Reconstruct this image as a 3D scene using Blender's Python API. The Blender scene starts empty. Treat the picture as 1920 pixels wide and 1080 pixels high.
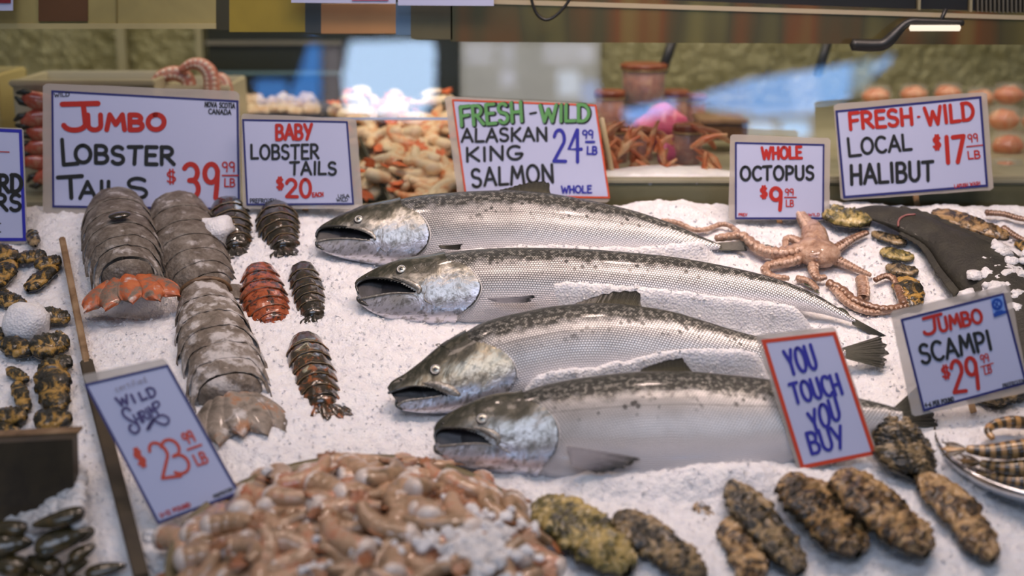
import bpy, math, random
import numpy as np
from mathutils import Vector, Matrix, noise as mnoise
random.seed(7); np.random.seed(7)
SC = bpy.context.scene
COL = SC.collection
R = math.radians

# ---------------------------------------------------------------- camera, world, lights, exposure
PITCH, FPX = R(14.0), 2667.0
CAM = np.array((0.0, -1.795, 0.4476))
cd = bpy.data.cameras.new('camera'); cam = bpy.data.objects.new('camera', cd); COL.objects.link(cam)
cam.location = CAM; cam.rotation_euler = (R(90) - PITCH, 0, 0)
cd.sensor_width = 36.0; cd.lens = 36.0 * FPX / 1920.0
cd.clip_start = 0.05; cd.clip_end = 100
cd.dof.use_dof = True; cd.dof.focus_distance = 1.80; cd.dof.aperture_fstop = 2.2
SC.camera = cam
SC.view_settings.view_transform = 'Standard'; SC.view_settings.look = 'None'
SC.view_settings.exposure = 0.06; SC.view_settings.gamma = 1.0
SC.view_settings.use_curve_mapping = False
SC.cycles.use_denoising = True
SC.cycles.max_bounces = 8; SC.cycles.transparent_max_bounces = 12
SC.cycles.caustics_reflective = False; SC.cycles.caustics_refractive = False
SC.cycles.sample_clamp_indirect = 4.0

w = bpy.data.worlds.new('world'); SC.world = w; w.use_nodes = True
w.node_tree.nodes['Background'].inputs[0].default_value = (0.80, 0.78, 0.80, 1)
w.node_tree.nodes['Background'].inputs[1].default_value = 0.16

def area(name, loc, target, sx, sy, power, col):
    l = bpy.data.lights.new(name, 'AREA'); l.shape = 'RECTANGLE'; l.size = sx; l.size_y = sy
    l.energy = power; l.color = col
    o = bpy.data.objects.new(name, l); COL.objects.link(o); o.location = loc
    d = Vector(target) - Vector(loc); o.rotation_euler = d.to_track_quat('-Z', 'Y').to_euler()
    return o
# shop lamps hanging over the ice (out of frame), warm
WARM = (1.0, 0.765, 0.67)
for i, (x, y, z, sx, sy, p, tx, ty, spr) in enumerate(((-0.62, -0.30, 1.20, .30, .16, 2.0, -.42, .05, 110), (0.06, -0.34, 1.15, .50, .22, 2.5, .05, .06, 84), (0.47, -0.32, 1.15, .50, .22, 4.8, .36, .04, 84),
        (-0.30, 0.02, 1.05, .07, .07, 1.9, -.25, 0, 120), (0.25, 0.0, 1.05, .07, .07, 2.2, .2, 0, 120), (0.80, 0.05, 1.1, .10, .08, 1.2, .7, .05, 120))):
    lo = area('shop_lamp', (x, y, z), (tx, ty, 0), sx, sy, p * .40, WARM); lo.data.spread = R(spr)
area('case_lamp_light', (0.0, 0.62, 0.62), (0, 0.85, 0.1), 2.2, 0.06, 5.0, (1.0, 0.86, 0.62))
# open market front behind the viewer: cool daylight
area('street_daylight', (-0.5, -3.2, 3.4), (0, 0.0, 0.1), 3.0, 1.6, 46.0, (0.66, 0.76, 1.0))
# ---------------------------------------------------------------- geometry helpers
cp, sp_ = math.cos(PITCH), math.sin(PITCH)
FWD = np.array((0, cp, -sp_)); RGT = np.array((1.0, 0, 0)); UPV = np.array((0, sp_, cp))
SL = R(20.0)
NI = np.array((0, -math.sin(SL), math.cos(SL))); UI = np.array((0, math.cos(SL), math.sin(SL))); XI = np.array((1.0, 0, 0))
def nrm(v):
    v = np.asarray(v, float); return v / (np.linalg.norm(v) + 1e-12)
def ray(px, py): return FWD + RGT * ((px - 960) / FPX) + UPV * ((540 - py) / FPX)
def hit(px, py, P0, n):
    d = ray(px, py); return CAM + d * (np.dot(np.asarray(P0) - CAM, n) / np.dot(d, n))
def at_y(px, py, Y): return hit(px, py, (0, Y, 0), np.array((0, 1.0, 0)))
def at_z(px, py, Z): return hit(px, py, (0, 0, Z), np.array((0, 0, 1.0)))
def proj(P):
    q = np.asarray(P) - CAM; z = q @ FWD
    return np.stack((960 + FPX * (q @ RGT) / z, 540 - FPX * (q @ UPV) / z), -1)
def mm(P): return ((np.asarray(P) - CAM) @ FWD) / FPX      # metres per photo pixel at P
MOUNDS = []                                                # (u, v, radius, height)
RAISE = None
def ice_h(u, v):
    u = np.asarray(u, float); v = np.asarray(v, float)
    h = 0.005 * np.sin(u * 9 + 1.3) * np.cos(v * 11 + .4) + 0.003 * np.sin(u * 23 + v * 17)
    for (a, b, r, k) in MOUNDS:
        h = h + k * np.exp(-((u - a) ** 2 + (v - b) ** 2) / (r * r))
    if RAISE is not None: h = h + RAISE(u, v)
    return h
def ice(px, py, h=0.0, n=8):
    k = 0.0
    for _ in range(n):
        P = hit(px, py, NI * (k + h), NI); k = float(ice_h(P[0], P @ UI))
    return hit(px, py, NI * (k + h), NI)
def plane(px, py, h=0.0): return hit(px, py, NI * h, NI)    # flat ice plane, no relief
def mound(px, py, r, k):
    P = plane(px, py, k * .5); MOUNDS.append((P[0], float(P @ UI), r, k))
def spl(pts, n):
    """Catmull-Rom through pts, n samples even in arc length."""
    p = np.asarray(pts, float)
    if len(p) == 2:
        t = np.linspace(0, 1, n)[:, None]; return p[0] * (1 - t) + p[1] * t
    q = np.vstack((2 * p[0] - p[1], p, 2 * p[-1] - p[-2])); out = []
    for i in range(1, len(q) - 2):
        t = np.linspace(0, 1, 24, endpoint=False)[:, None]
        a, b, c, d = q[i - 1], q[i], q[i + 1], q[i + 2]
        out.append(.5 * (2 * b + (c - a) * t + (2 * a - 5 * b + 4 * c - d) * t * t + (3 * b - a - 3 * c + d) * t ** 3))
    o = np.vstack(out + [p[-1:]])
    s = np.r_[0, np.cumsum(np.linalg.norm(np.diff(o, axis=0), axis=1))]
    x = np.linspace(0, s[-1], n)
    return np.stack([np.interp(x, s, o[:, k]) for k in range(o.shape[1])], 1)
def inpoly(P, poly):
    x, y = P[..., 0], P[..., 1]; r = np.zeros(x.shape, bool); n = len(poly)
    for i in range(n):
        (x1, y1), (x2, y2) = poly[i], poly[(i + 1) % n]
        c = ((y1 > y) != (y2 > y)) & (x < (x2 - x1) * (y - y1) / ((y2 - y1) or 1e-9) + x1)
        r ^= c
    return r
ORG = {}
def thing(name, label, cat, loc=(0, 0, 0), group=None, kind=None):
    o = bpy.data.objects.new(name, None); COL.objects.link(o); o.location = tuple(loc)
    o.empty_display_size = .02; ORG[o.name] = np.asarray(loc, float)
    tag(o, label, cat, group, kind); return o
def tag(o, label=None, cat=None, group=None, kind=None):
    if label: o['label'] = label
    if cat: o['category'] = cat
    if group: o['group'] = group
    if kind: o['kind'] = kind
    return o
def mk(name, V, F, mat, parent=None, smooth=True, uv=None, uv2=None):
    V = np.asarray(V, float)
    if parent is not None:
        V = V - ORG.get(parent.name, np.zeros(3))
    me = bpy.data.meshes.new(name); me.from_pydata(V.tolist(), [], [list(map(int, f)) for f in F])
    if smooth: me.polygons.foreach_set('use_smooth', [True] * len(me.polygons))
    for nm, u in (('UVMap', uv), ('BodyMap', uv2)):
        if u is not None:
            l = me.uv_layers.new(name=nm); li = np.zeros(len(me.loops), int); me.loops.foreach_get('vertex_index', li)
            l.data.foreach_set('uv', np.asarray(u, float)[li].ravel())
    if mat: me.materials.append(mat)
    o = bpy.data.objects.new(name, me); COL.objects.link(o)
    if parent is not None:
        o.parent = parent; ORG[o.name] = ORG.get(parent.name, np.zeros(3))
    else: ORG[o.name] = np.zeros(3)
    return o
class MB:
    def __init__(s): s.V = []; s.F = []
    def add(s, V, F):
        b = len(s.V); s.V.extend(np.asarray(V, float).tolist()); s.F.extend([[int(i) + b for i in f] for f in F]); return s
    def build(s, name, mat, parent=None, smooth=True): return mk(name, s.V, s.F, mat, parent, smooth)
def gridF(n, m, wrap=False, off=0):
    F = []
    for i in range(n - 1):
        for j in range(m if wrap else m - 1):
            k = (j + 1) % m
            F.append((off + i * m + j, off + i * m + k, off + (i + 1) * m + k, off + (i + 1) * m + j))
    return F
def tube(path, rad, nseg=8, flat=None, fk=1.0, cap=True):
    """tube along 3D path; rad scalar or list; flat = normal direction scaled by fk"""
    p = np.asarray(path, float); n = len(p); rad = np.broadcast_to(np.asarray(rad, float), (n,)) if np.ndim(rad) == 0 else np.asarray(rad, float)
    T = np.gradient(p, axis=0); V = []
    ref = np.asarray(flat if flat is not None else (0.13, 0.21, 0.97), float)
    for i in range(n):
        t = nrm(T[i]); a = nrm(np.cross(t, ref)); b = nrm(np.cross(a, t))
        for k in range(nseg):
            th = 2 * math.pi * k / nseg
            V.append(p[i] + rad[i] * (a * math.cos(th) + b * math.sin(th) * fk))
    F = gridF(n, nseg, True)
    if cap:
        V.append(p[0] - nrm(T[0]) * rad[0] * .5); V.append(p[-1] + nrm(T[-1]) * rad[-1] * .5); c = len(V)
        for k in range(nseg):
            F.append((c - 2, (k + 1) % nseg, k)); F.append((c - 1, (n - 1) * nseg + k, (n - 1) * nseg + (k + 1) % nseg))
    return np.array(V), F
def box(c, sx, sy, sz, ax=None):
    ax = np.eye(3) if ax is None else np.asarray(ax)
    V = [np.asarray(c) + ax[0] * sx * a + ax[1] * sy * b + ax[2] * sz * d for a in (-.5, .5) for b in (-.5, .5) for d in (-.5, .5)]
    return np.array(V), [(0, 1, 3, 2), (4, 6, 7, 5), (0, 4, 5, 1), (2, 3, 7, 6), (0, 2, 6, 4), (1, 5, 7, 3)]
def bbox(c, sx, sy, sz, b=.003, ax=None):
    """box with chamfered edges"""
    ax = np.eye(3) if ax is None else np.asarray(ax); V = []; F = []
    import bmesh
    bm = bmesh.new(); bmesh.ops.create_cube(bm, size=1.0)
    bmesh.ops.scale(bm, vec=(sx, sy, sz), verts=bm.verts)
    bmesh.ops.bevel(bm, geom=bm.edges[:], offset=b, segments=2, affect='EDGES')
    bm.verts.ensure_lookup_table()
    V = np.array([v.co[:] for v in bm.verts]) @ ax + np.asarray(c)
    F = [[v.index for v in f.verts] for f in bm.faces]; bm.free(); return V, F
def slab(quad, thick, n=None):
    """prism from a polygon of 3D points, thickness along its normal"""
    q = np.asarray(quad, float); k = len(q)
    n = nrm(np.cross(q[1] - q[0], q[2] - q[1])) if n is None else n
    V = np.vstack((q, q - n * thick))
    F = [tuple(range(k)), tuple(range(2 * k - 1, k - 1, -1))] + [(i, i + k, (i + 1) % k + k, (i + 1) % k) for i in range(k)]
    return V, F
def ell(c, ax, ra, rb, rc, n=12, m=8):
    """ellipsoid with axes ax (3 rows)"""
    V = []; ax = np.asarray(ax)
    for i in range(m + 1):
        a = math.pi * i / m
        for j in range(n):
            t = 2 * math.pi * j / n
            V.append(np.asarray(c) + ax[0] * ra * math.cos(a) + ax[1] * rb * math.sin(a) * math.cos(t) + ax[2] * rc * math.sin(a) * math.sin(t))
    return np.array(V), gridF(m + 1, n, True)
def fb(p, s, o=3):
    """signed fractal noise at p*s"""
    return mnoise.fractal(Vector((p[0] * s, p[1] * s, p[2] * s)), 1.0, 2.0, o)

# ---------------------------------------------------------------- material helper
class M:
    def __init__(s, name, col=(.8, .8, .8), rough=.5, metal=0.0, **kw):
        s.m = bpy.data.materials.new(name); s.m.use_nodes = True; s.t = s.m.node_tree; s.b = s.t.nodes['Principled BSDF']
        s.b.inputs['Base Color'].default_value = (*col, 1); s.b.inputs['Roughness'].default_value = rough; s.b.inputs['Metallic'].default_value = metal
        for k, v in kw.items(): s.b.inputs[k.replace('_', ' ')].default_value = v
    def n(s, ty, ins=None, **at):
        x = s.t.nodes.new(ty)
        for k, v in at.items(): setattr(x, k, v)
        for k, v in (ins or {}).items():
            if isinstance(v, bpy.types.NodeSocket): s.t.links.new(v, x.inputs[k])
            else: x.inputs[k].default_value = v
        return x
    def link(s, a, name): s.t.links.new(a, s.b.inputs[name])
    def coord(s, what='Object'):
        return s.n('ShaderNodeTexCoord').outputs[what]
    def noise(s, vec, scale, detail=3, rough=.5, dist=0.0):
        return s.n('ShaderNodeTexNoise', {'Vector': vec, 'Scale': scale, 'Detail': detail, 'Roughness': rough, 'Distortion': dist}).outputs['Fac']
    def vor(s, vec, scale, feature='F1', rnd=1.0, out='Distance'):
        return s.n('ShaderNodeTexVoronoi', {'Vector': vec, 'Scale': scale, 'Randomness': rnd}, feature=feature).outputs[out]
    def ramp(s, fac, stops):
        r = s.n('ShaderNodeValToRGB', {'Fac': fac}); e = r.color_ramp.elements
        while len(e) < len(stops): e.new(.5)
        for k, (p, c) in zip(e, stops):
            k.position = p; k.color = (*c, 1) if len(c) == 3 else c
        return r.outputs['Color']
    def math(s, op, a, b=0.0, c=0.0, clamp=False):
        return s.n('ShaderNodeMath', {0: a, 1: b, 2: c}, operation=op, use_clamp=clamp).outputs[0]
    def sstep(s, x, a, b):
        return s.n('ShaderNodeMapRange', {0: x, 1: a, 2: b, 3: 0.0, 4: 1.0}, interpolation_type='SMOOTHSTEP').outputs[0]
    def mix(s, f, a, b):
        x = s.n('ShaderNodeMix', data_type='RGBA')
        for k, v in ((0, f), (6, a), (7, b)):
            if isinstance(v, bpy.types.NodeSocket): s.t.links.new(v, x.inputs[k])
            elif k == 0: x.inputs[k].default_value = v
            else: x.inputs[k].default_value = (*v, 1)
        return x.outputs[2]
    def bump(s, h, strength=.5, dist=.002, normal=None):
        ins = {'Height': h, 'Strength': strength, 'Distance': dist}
        if normal is not None: ins['Normal'] = normal
        o = s.n('ShaderNodeBump', ins).outputs[0]; s.link(o, 'Normal'); return o
def plain(name, col, rough=.5, metal=0.0, **kw): return M(name, col, rough, metal, **kw).m
def mottled(name, c1, c2, scale=60, rough=.45, c3=None, bump=.3, bscale=None, dist=.0015, metal=0.0, lo=.4, hi=.6, **kw):
    m = M(name, c1, rough, metal, **kw); v = m.coord()
    f = m.noise(v, scale, 4, .6, .4)
    st = [(lo, c1), (hi, c2)] if c3 is None else [(lo - .06, c1), (.5, c2), (hi + .06, c3)]
    m.link(m.ramp(f, st), 'Base Color')
    if bump: m.bump(m.noise(v, bscale or scale * 2.2, 4, .65), bump, dist)
    return m.m
def glow(name, col, k):
    m = M(name, (0, 0, 0)); m.b.inputs['Emission Color'].default_value = (*col, 1); m.b.inputs['Emission Strength'].default_value = k
    return m.m
# ---------------------------------------------------------------- materials of the setting, ice
m = M('crushed_ice', (.88, .87, .885), .42); v = m.coord()
n1 = m.noise(v, 55, 5, .65); n2 = m.noise(v, 260, 3, .6); n3 = m.vor(v, 330)
m.link(m.ramp(n1, [(.3, (.80, .79, .81)), (.62, (.92, .915, .92))]), 'Base Color')
m.b.inputs['Subsurface Weight'].default_value = .35
m.b.inputs['Subsurface Radius'].default_value = (.008, .0085, .010)
m.b.inputs['Subsurface Scale'].default_value = 1.0
h = m.math('ADD', m.math('MULTIPLY', n2, .6), m.math('MULTIPLY', n3, .8))
m.bump(h, .55, .003)
ICE = m.m
m = M('ice_chip', (.93, .93, .945), .12); m.b.inputs['Transmission Weight'].default_value = .35; m.b.inputs['IOR'].default_value = 1.31
ICECHIP = ICE

# banks of ice pushed up along fish and under heaps (photo pixels give where on the bed)
LU = plane(140, 640)[0]
def _raise(u, v):
    # the left compartment rises to the top of its wooden end board
    pb = plane(70, 900); vb = float(pb @ UI)
    wl = 1 / (1 + np.exp((u - (-0.455 - 0.10 * (v + .3))) / .012))
    return wl * (0.050 / (1 + np.exp(-(v - vb - .012) / .006))) * np.exp(-np.clip(v - vb, 0, 9) / .22)
RAISE = None
def bank(pts, r, k, n=10):
    for x, y in spl(pts, n): mound(x, y, r, k)
# under the bellies of the four salmon
bank([(845, 496), (950, 494), (1100, 491), (1230, 484), (1310, 476)], .015, .024, 18)
bank([(930, 578), (985, 576)], .018, .008, 4)
bank([(1035, 572), (1100, 580), (1250, 585), (1360, 591), (1450, 604), (1500, 614)], .017, .024, 20)
bank([(995, 748), (1060, 734), (1150, 720), (1260, 706), (1420, 704)], .016, .028, 18)
bank([(1220, 900), (1330, 900), (1440, 902)], .026, .0075, 8)
bank([(1080, 905), (1180, 905)], .020, .008, 4)
mound(664, 930, .10, -.018)
mound(285, 580, .030, -.016); mound(235, 572, .032, -.024); mound(195, 565, .022, -.014)   # hollow under the jumbo tail
mound(45, 612, .022, .016)
for x, y, r, k in ((1290, 405, .03, .012), (1240, 395, .03, .010), (1790, 395, .04, .008), (1900, 500, .035, .016), (1880, 470, .02, .008), (1350, 470, .03, .008),
                   (1390, 440, .02, .012), (1740, 460, .03, .006), (1600, 470, .02, .006), (1785, 838, .026, .012), (1800, 868, .018, .006), (1895, 850, .05, .014), (960, 890, .03, .006), (1300, 885, .02, .004), (1390, 900, .03, .005)):
    mound(x, y, r, k)
NU, NV = 720, 400
uu = np.linspace(-.88, .88, NU); vv = np.linspace(-.66, .212, NV)
def build_ice():
    U_, V_ = np.meshgrid(uu, vv, indexing='ij')
    H = ice_h(U_, V_)
    nz = np.zeros(H.shape)
    for i in range(NU):
        for j in range(NV):
            a, b = uu[i], vv[j]
            nz[i, j] = .0030 * mnoise.noise(Vector((a * 45, b * 45, 3.1))) + .0024 * mnoise.noise(Vector((a * 120, b * 120, 1.7))) + .0015 * mnoise.noise(Vector((a * 300, b * 300, .3)))
    H = H + nz
    P = U_[..., None] * XI + V_[..., None] * UI + H[..., None] * NI
    V = P.reshape(-1, 3); F = gridF(NU, NV)
    o = mk('crushed_ice', V, F, ICE); tag(o, 'white crushed ice filling the whole sloping display bed', 'ice', None, 'stuff')
    # loose chips on top
    mb_v = []; mb_f = []
    rs = np.random.RandomState(3)
    base = np.array([(1, 0, -.5), (-.5, .87, -.5), (-.5, -.87, -.5), (.2, .1, .9), (-.4, .5, .5)])
    fc = [(0, 1, 2), (0, 3, 1), (1, 3, 4), (1, 4, 2), (2, 4, 3), (2, 3, 0)]
    for k in range(9000):
        a = rs.uniform(-.85, .85); b = rs.uniform(-.62, .19)
        s = rs.uniform(.0010, .0026) * (1.6 if rs.rand() < .06 else 1)
        q = Matrix.Rotation(rs.uniform(0, 6.28), 3, 'Z') @ Matrix.Rotation(rs.uniform(0, 6.28), 3, 'X')
        q = np.array(q); c = a * XI + b * UI + (float(ice_h(a, b)) + .0012) * NI
        n0 = len(mb_v); mb_v.extend((base * s * rs.uniform(.6, 1.3, (5, 3))) @ q.T + c); mb_f.extend([[i + n0 for i in f] for f in fc])
    o = mk('ice_chips', mb_v, mb_f, ICECHIP, None, False); tag(o, 'loose clear ice chips scattered over the crushed ice', 'ice chips', None, 'stuff')
build_ice()
# steel trough that holds the ice
STEEL = mottled('brushed_steel', (.36, .34, .27), (.46, .43, .34), 14, .35, metal=.6, bump=.05)
t = thing('display_trough', 'long steel display trough that holds the crushed ice', 'counter', (0, 0, -.3))
c0 = XI * 0 + UI * -.224 - NI * .06
V, F = box(c0, 1.80, .90, .02, [XI, UI, NI]); mk('trough_bottom', V, F, STEEL, t, False)
V, F = box(UI * -.675 - NI * .03, 1.80, .02, .10, [XI, UI, NI]); mk('front_rail', V, F, STEEL, t, False)
for sx in (-.9, .9):
    V, F = box(XI * sx + UI * -.224 - NI * .03, .02, .92, .10, [XI, UI, NI]); mk('side_rail', V, F, STEEL, t, False)
# ---------------------------------------------------------------- salmon
def salmon_skin():
    m = M('salmon_skin', (.6, .6, .6), .30, .75)
    uv = m.n('ShaderNodeUVMap', uv_map='UVMap').outputs[0]; bm_ = m.n('ShaderNodeUVMap', uv_map='BodyMap').outputs[0]
    sep = m.n('ShaderNodeSeparateXYZ', {0: bm_}); ss, tt = sep.outputs[0], sep.outputs[1]
    # scale lattice: staggered rows, 3.4 mm pitch
    v3 = m.n('ShaderNodeMapping', {'Vector': uv, 'Scale': (300, 360, 1)}).outputs[0]
    s2 = m.n('ShaderNodeSeparateXYZ', {0: v3})
    row = m.math('FLOOR', s2.outputs[1]); fx = m.math('FRACT', m.math('ADD', s2.outputs[0], m.math('MULTIPLY', row, .5)))
    fy = m.math('FRACT', s2.outputs[1])
    dx = m.math('SUBTRACT', fx, .42); dy = m.math('SUBTRACT', fy, .5)
    d = m.math('SQRT', m.math('ADD', m.math('MULTIPLY', dx, dx), m.math('MULTIPLY', m.math('MULTIPLY', dy, dy), 1.1)))
    cell = m.sstep(d, .30, .56)                           # 0 scale centre, 1 rim
    big = m.noise(uv, 18, 3, .6); mid = m.noise(uv, 60, 3, .6); fine = m.noise(uv, 170, 2, .5)
    back = m.math('ADD', tt, m.math('ADD', m.math('MULTIPLY', m.math('SUBTRACT', mid, .5), .55), m.math('MULTIPLY', m.math('SUBTRACT', big, .5), .35)))
    kb = m.sstep(back, .30, .56)                           # dark back
    kt = m.sstep(tt, .74, .95)
    belly = m.sstep(m.math('ADD', tt, m.math('MULTIPLY', m.math('SUBTRACT', big, .5), .3)), -.25, -.62)
    sp = m.vor(uv, 95, 'F1', 1.0); spn = m.sstep(m.noise(uv, 30, 2), .46, .56)
    spot = m.math('MULTIPLY', m.math('MULTIPLY', m.sstep(sp, .34, .20), spn), m.sstep(tt, -.15, .25))
    flank = m.ramp(big, [(.3, (.66, .65, .63)), (.7, (.90, .885, .87))])
    c = m.mix(belly, flank, (.80, .78, .80))
    c = m.mix(m.math('MULTIPLY', cell, m.math('MULTIPLY', m.math('SUBTRACT', 1.0, m.math('MULTIPLY', belly, .75)), .80)), c, (.12, .115, .11))
    dk = m.mix(m.math('MULTIPLY', m.math('SUBTRACT', 1.0, cell), m.math('MULTIPLY', m.sstep(fine, .46, .62), .95)), (.024, .025, .016), (.46, .44, .38))
    c = m.mix(m.math('MULTIPLY', kb, .93), c, dk); c = m.mix(m.math('MULTIPLY', kt, .75), c, (.022, .023, .013))
    c = m.mix(m.math('MULTIPLY', spot, .85), c, (.06, .06, .055))
    # lateral line
    ll = m.math('ABSOLUTE', m.math('SUBTRACT', tt, .20)); c = m.mix(m.math('MULTIPLY', m.sstep(ll, .022, .006), .4), c, (.16, .15, .14))
    m.link(c, 'Base Color')
    m.link(m.math('SUBTRACT', .62, m.math('ADD', m.math('MULTIPLY', kb, .35), m.math('MULTIPLY', belly, .45))), 'Metallic')
    m.link(m.math('ADD', .30, m.math('MULTIPLY', fine, .16)), 'Roughness')
    hh = m.math('ADD', m.math('SUBTRACT', 1.0, cell), m.math('MULTIPLY', dx, -.8))
    m.bump(hh, .7, .0016)
    m.b.inputs['Coat Weight'].default_value = .25; m.b.inputs['Coat Roughness'].default_value = .10; m.b.inputs['Specular IOR Level'].default_value = .35
    return m.m
def salmon_head_mat(gold):
    m = M('salmon_head', (.6, .6, .6), .30, .7)
    uv = m.n('ShaderNodeUVMap', uv_map='UVMap').outputs[0]; bm_ = m.n('ShaderNodeUVMap', uv_map='BodyMap').outputs[0]
    sep = m.n('ShaderNodeSeparateXYZ', {0: bm_}); tt = sep.outputs[1]
    big = m.noise(uv, 26, 4, .6, .6); fin = m.noise(uv, 110, 3, .6)
    k = m.math('ADD', tt, m.math('MULTIPLY', m.math('SUBTRACT', big, .5), .62))
    c = m.ramp(k, [(.0, (.74, .72, .78)), (.16, (.70, .68, .74)), (.30, (.64, .56, .44) if gold else (.50, .485, .47)), (.46, (.62, .50, .33) if gold else (.44, .43, .40)), (.57, (.42, .38, .28) if gold else (.36, .35, .31)), (.665, (.085, .08, .055)), (.76, (.035, .036, .024)), (1, (.03, .032, .02))])
    # remap: tt -1..1 arrives as 0..1 in this ramp
    c2 = m.mix(m.math('MULTIPLY', m.sstep(fin, .48, .64), .6), c, (.12, .11, .08))
    m.link(c2, 'Base Color')
    m.link(m.math('MULTIPLY', m.math('SUBTRACT', 1.0, m.sstep(k, .58, .70)), .62), 'Metallic')
    m.bump(m.math('ADD', m.noise(uv, 42, 4, .55, .8), m.math('MULTIPLY', fin, .25)), .5, .004)
    m.b.inputs['Coat Weight'].default_value = .3; m.b.inputs['Coat Roughness'].default_value = .06; m.b.inputs['Specular IOR Level'].default_value = .3
    return m.m
SKIN = salmon_skin(); HEAD = salmon_head_mat(False); HEADG = salmon_head_mat(True)
LIP = plain('fish_lip', (.030, .030, .026), .25, Coat_Weight=.4)
JAWG = mottled('fish_jaw', (.42, .40, .36), (.20, .19, .16), 160, .28, (.60, .57, .52), metal=.35)
MOUTH = mottled('fish_mouth', (.014, .013, .012), (.045, .040, .045), 45, .35, bump=.2)
GILLE = plain('gill_edge', (.05, .048, .042), .35)
PALE = plain('gill_rim', (.74, .72, .70), .35)
EYEW = plain('eye_iris', (.58, .56, .45), .18, .5, Coat_Weight=1.0)
EYED = plain('eye_dark', (.025, .026, .024), .12, Coat_Weight=1.0)
FIN = None
def fin_mat(name, c1, c2, c3):
    m = M(name, c1, .4); uv = m.n('ShaderNodeUVMap', uv_map='UVMap').outputs[0]
    s = m.n('ShaderNodeSeparateXYZ', {0: uv})
    f = m.math('ADD', s.outputs[1], m.math('MULTIPLY', m.math('SUBTRACT', m.noise(uv, 9, 3), .5), .5))
    c = m.ramp(f, [(0, c1), (.5, c2), (1, c3)])
    st = m.n('ShaderNodeTexWave', {'Vector': uv, 'Scale': 16.0, 'Distortion': 1.5, 'Detail': 1.0}, wave_type='BANDS', bands_direction='X').outputs['Fac']
    c = m.mix(m.math('MULTIPLY', st, .6), c, (.02, .02, .015)); m.link(c, 'Base Color'); m.bump(st, .7, .0015)
    m.b.inputs['Coat Weight'].default_value = .1
    return m.m
FIND = fin_mat('fin_dark', (.17, .155, .09), (.060, .058, .038), (.022, .022, .015))
FINP = fin_mat('fin_pale', (.66, .65, .72), (.52, .51, .57), (.08, .08, .07))
FINT = fin_mat('fin_tail', (.26, .25, .18), (.10, .10, .065), (.020, .022, .014))

def fin(name, base, tip, P0, n, mat, parent, nr=13, th=.0012, curl=0.0, lift=0.0):
    b = spl(base, 2 * nr + 1); t = spl(tip, 2 * nr + 1); V = []; UV = []; L = 9; rag = np.random.uniform(-.09, .05, 2 * nr + 1)
    for side in (1, -1):
        for i in range(2 * nr + 1):
            for j in range(L):
                f = j / (L - 1); p = b[i] * (1 - f) + (t[i] + (t[i] - b[i]) * rag[i]) * f
                q = hit(p[0], p[1], P0, n)
                off = side * th * (1.15 - .75 * f) + (.0007 if i % 2 else -.0007) * (0.3 + f) + curl * f * f + lift
                V.append(q + n * off); UV.append((i / (2 * nr), f))
    k = (2 * nr + 1) * L; F = gridF(2 * nr + 1, L) + [tuple(reversed(x)) for x in gridF(2 * nr + 1, L, False, k)]
    for j in range(L - 1):
        F.append((j, j + 1, k + j + 1, k + j)); a = 2 * nr * L; F.append((a + j, k + a + j, k + a + j + 1, a + j + 1))
    for i in range(2 * nr):
        a = i * L + L - 1; F.append((a, a + L, k + a + L, k + a)); a = i * L; F.append((a, k + a, k + a + L, a + L))
    return mk(name, V, F, mat, parent, True, UV)

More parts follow.
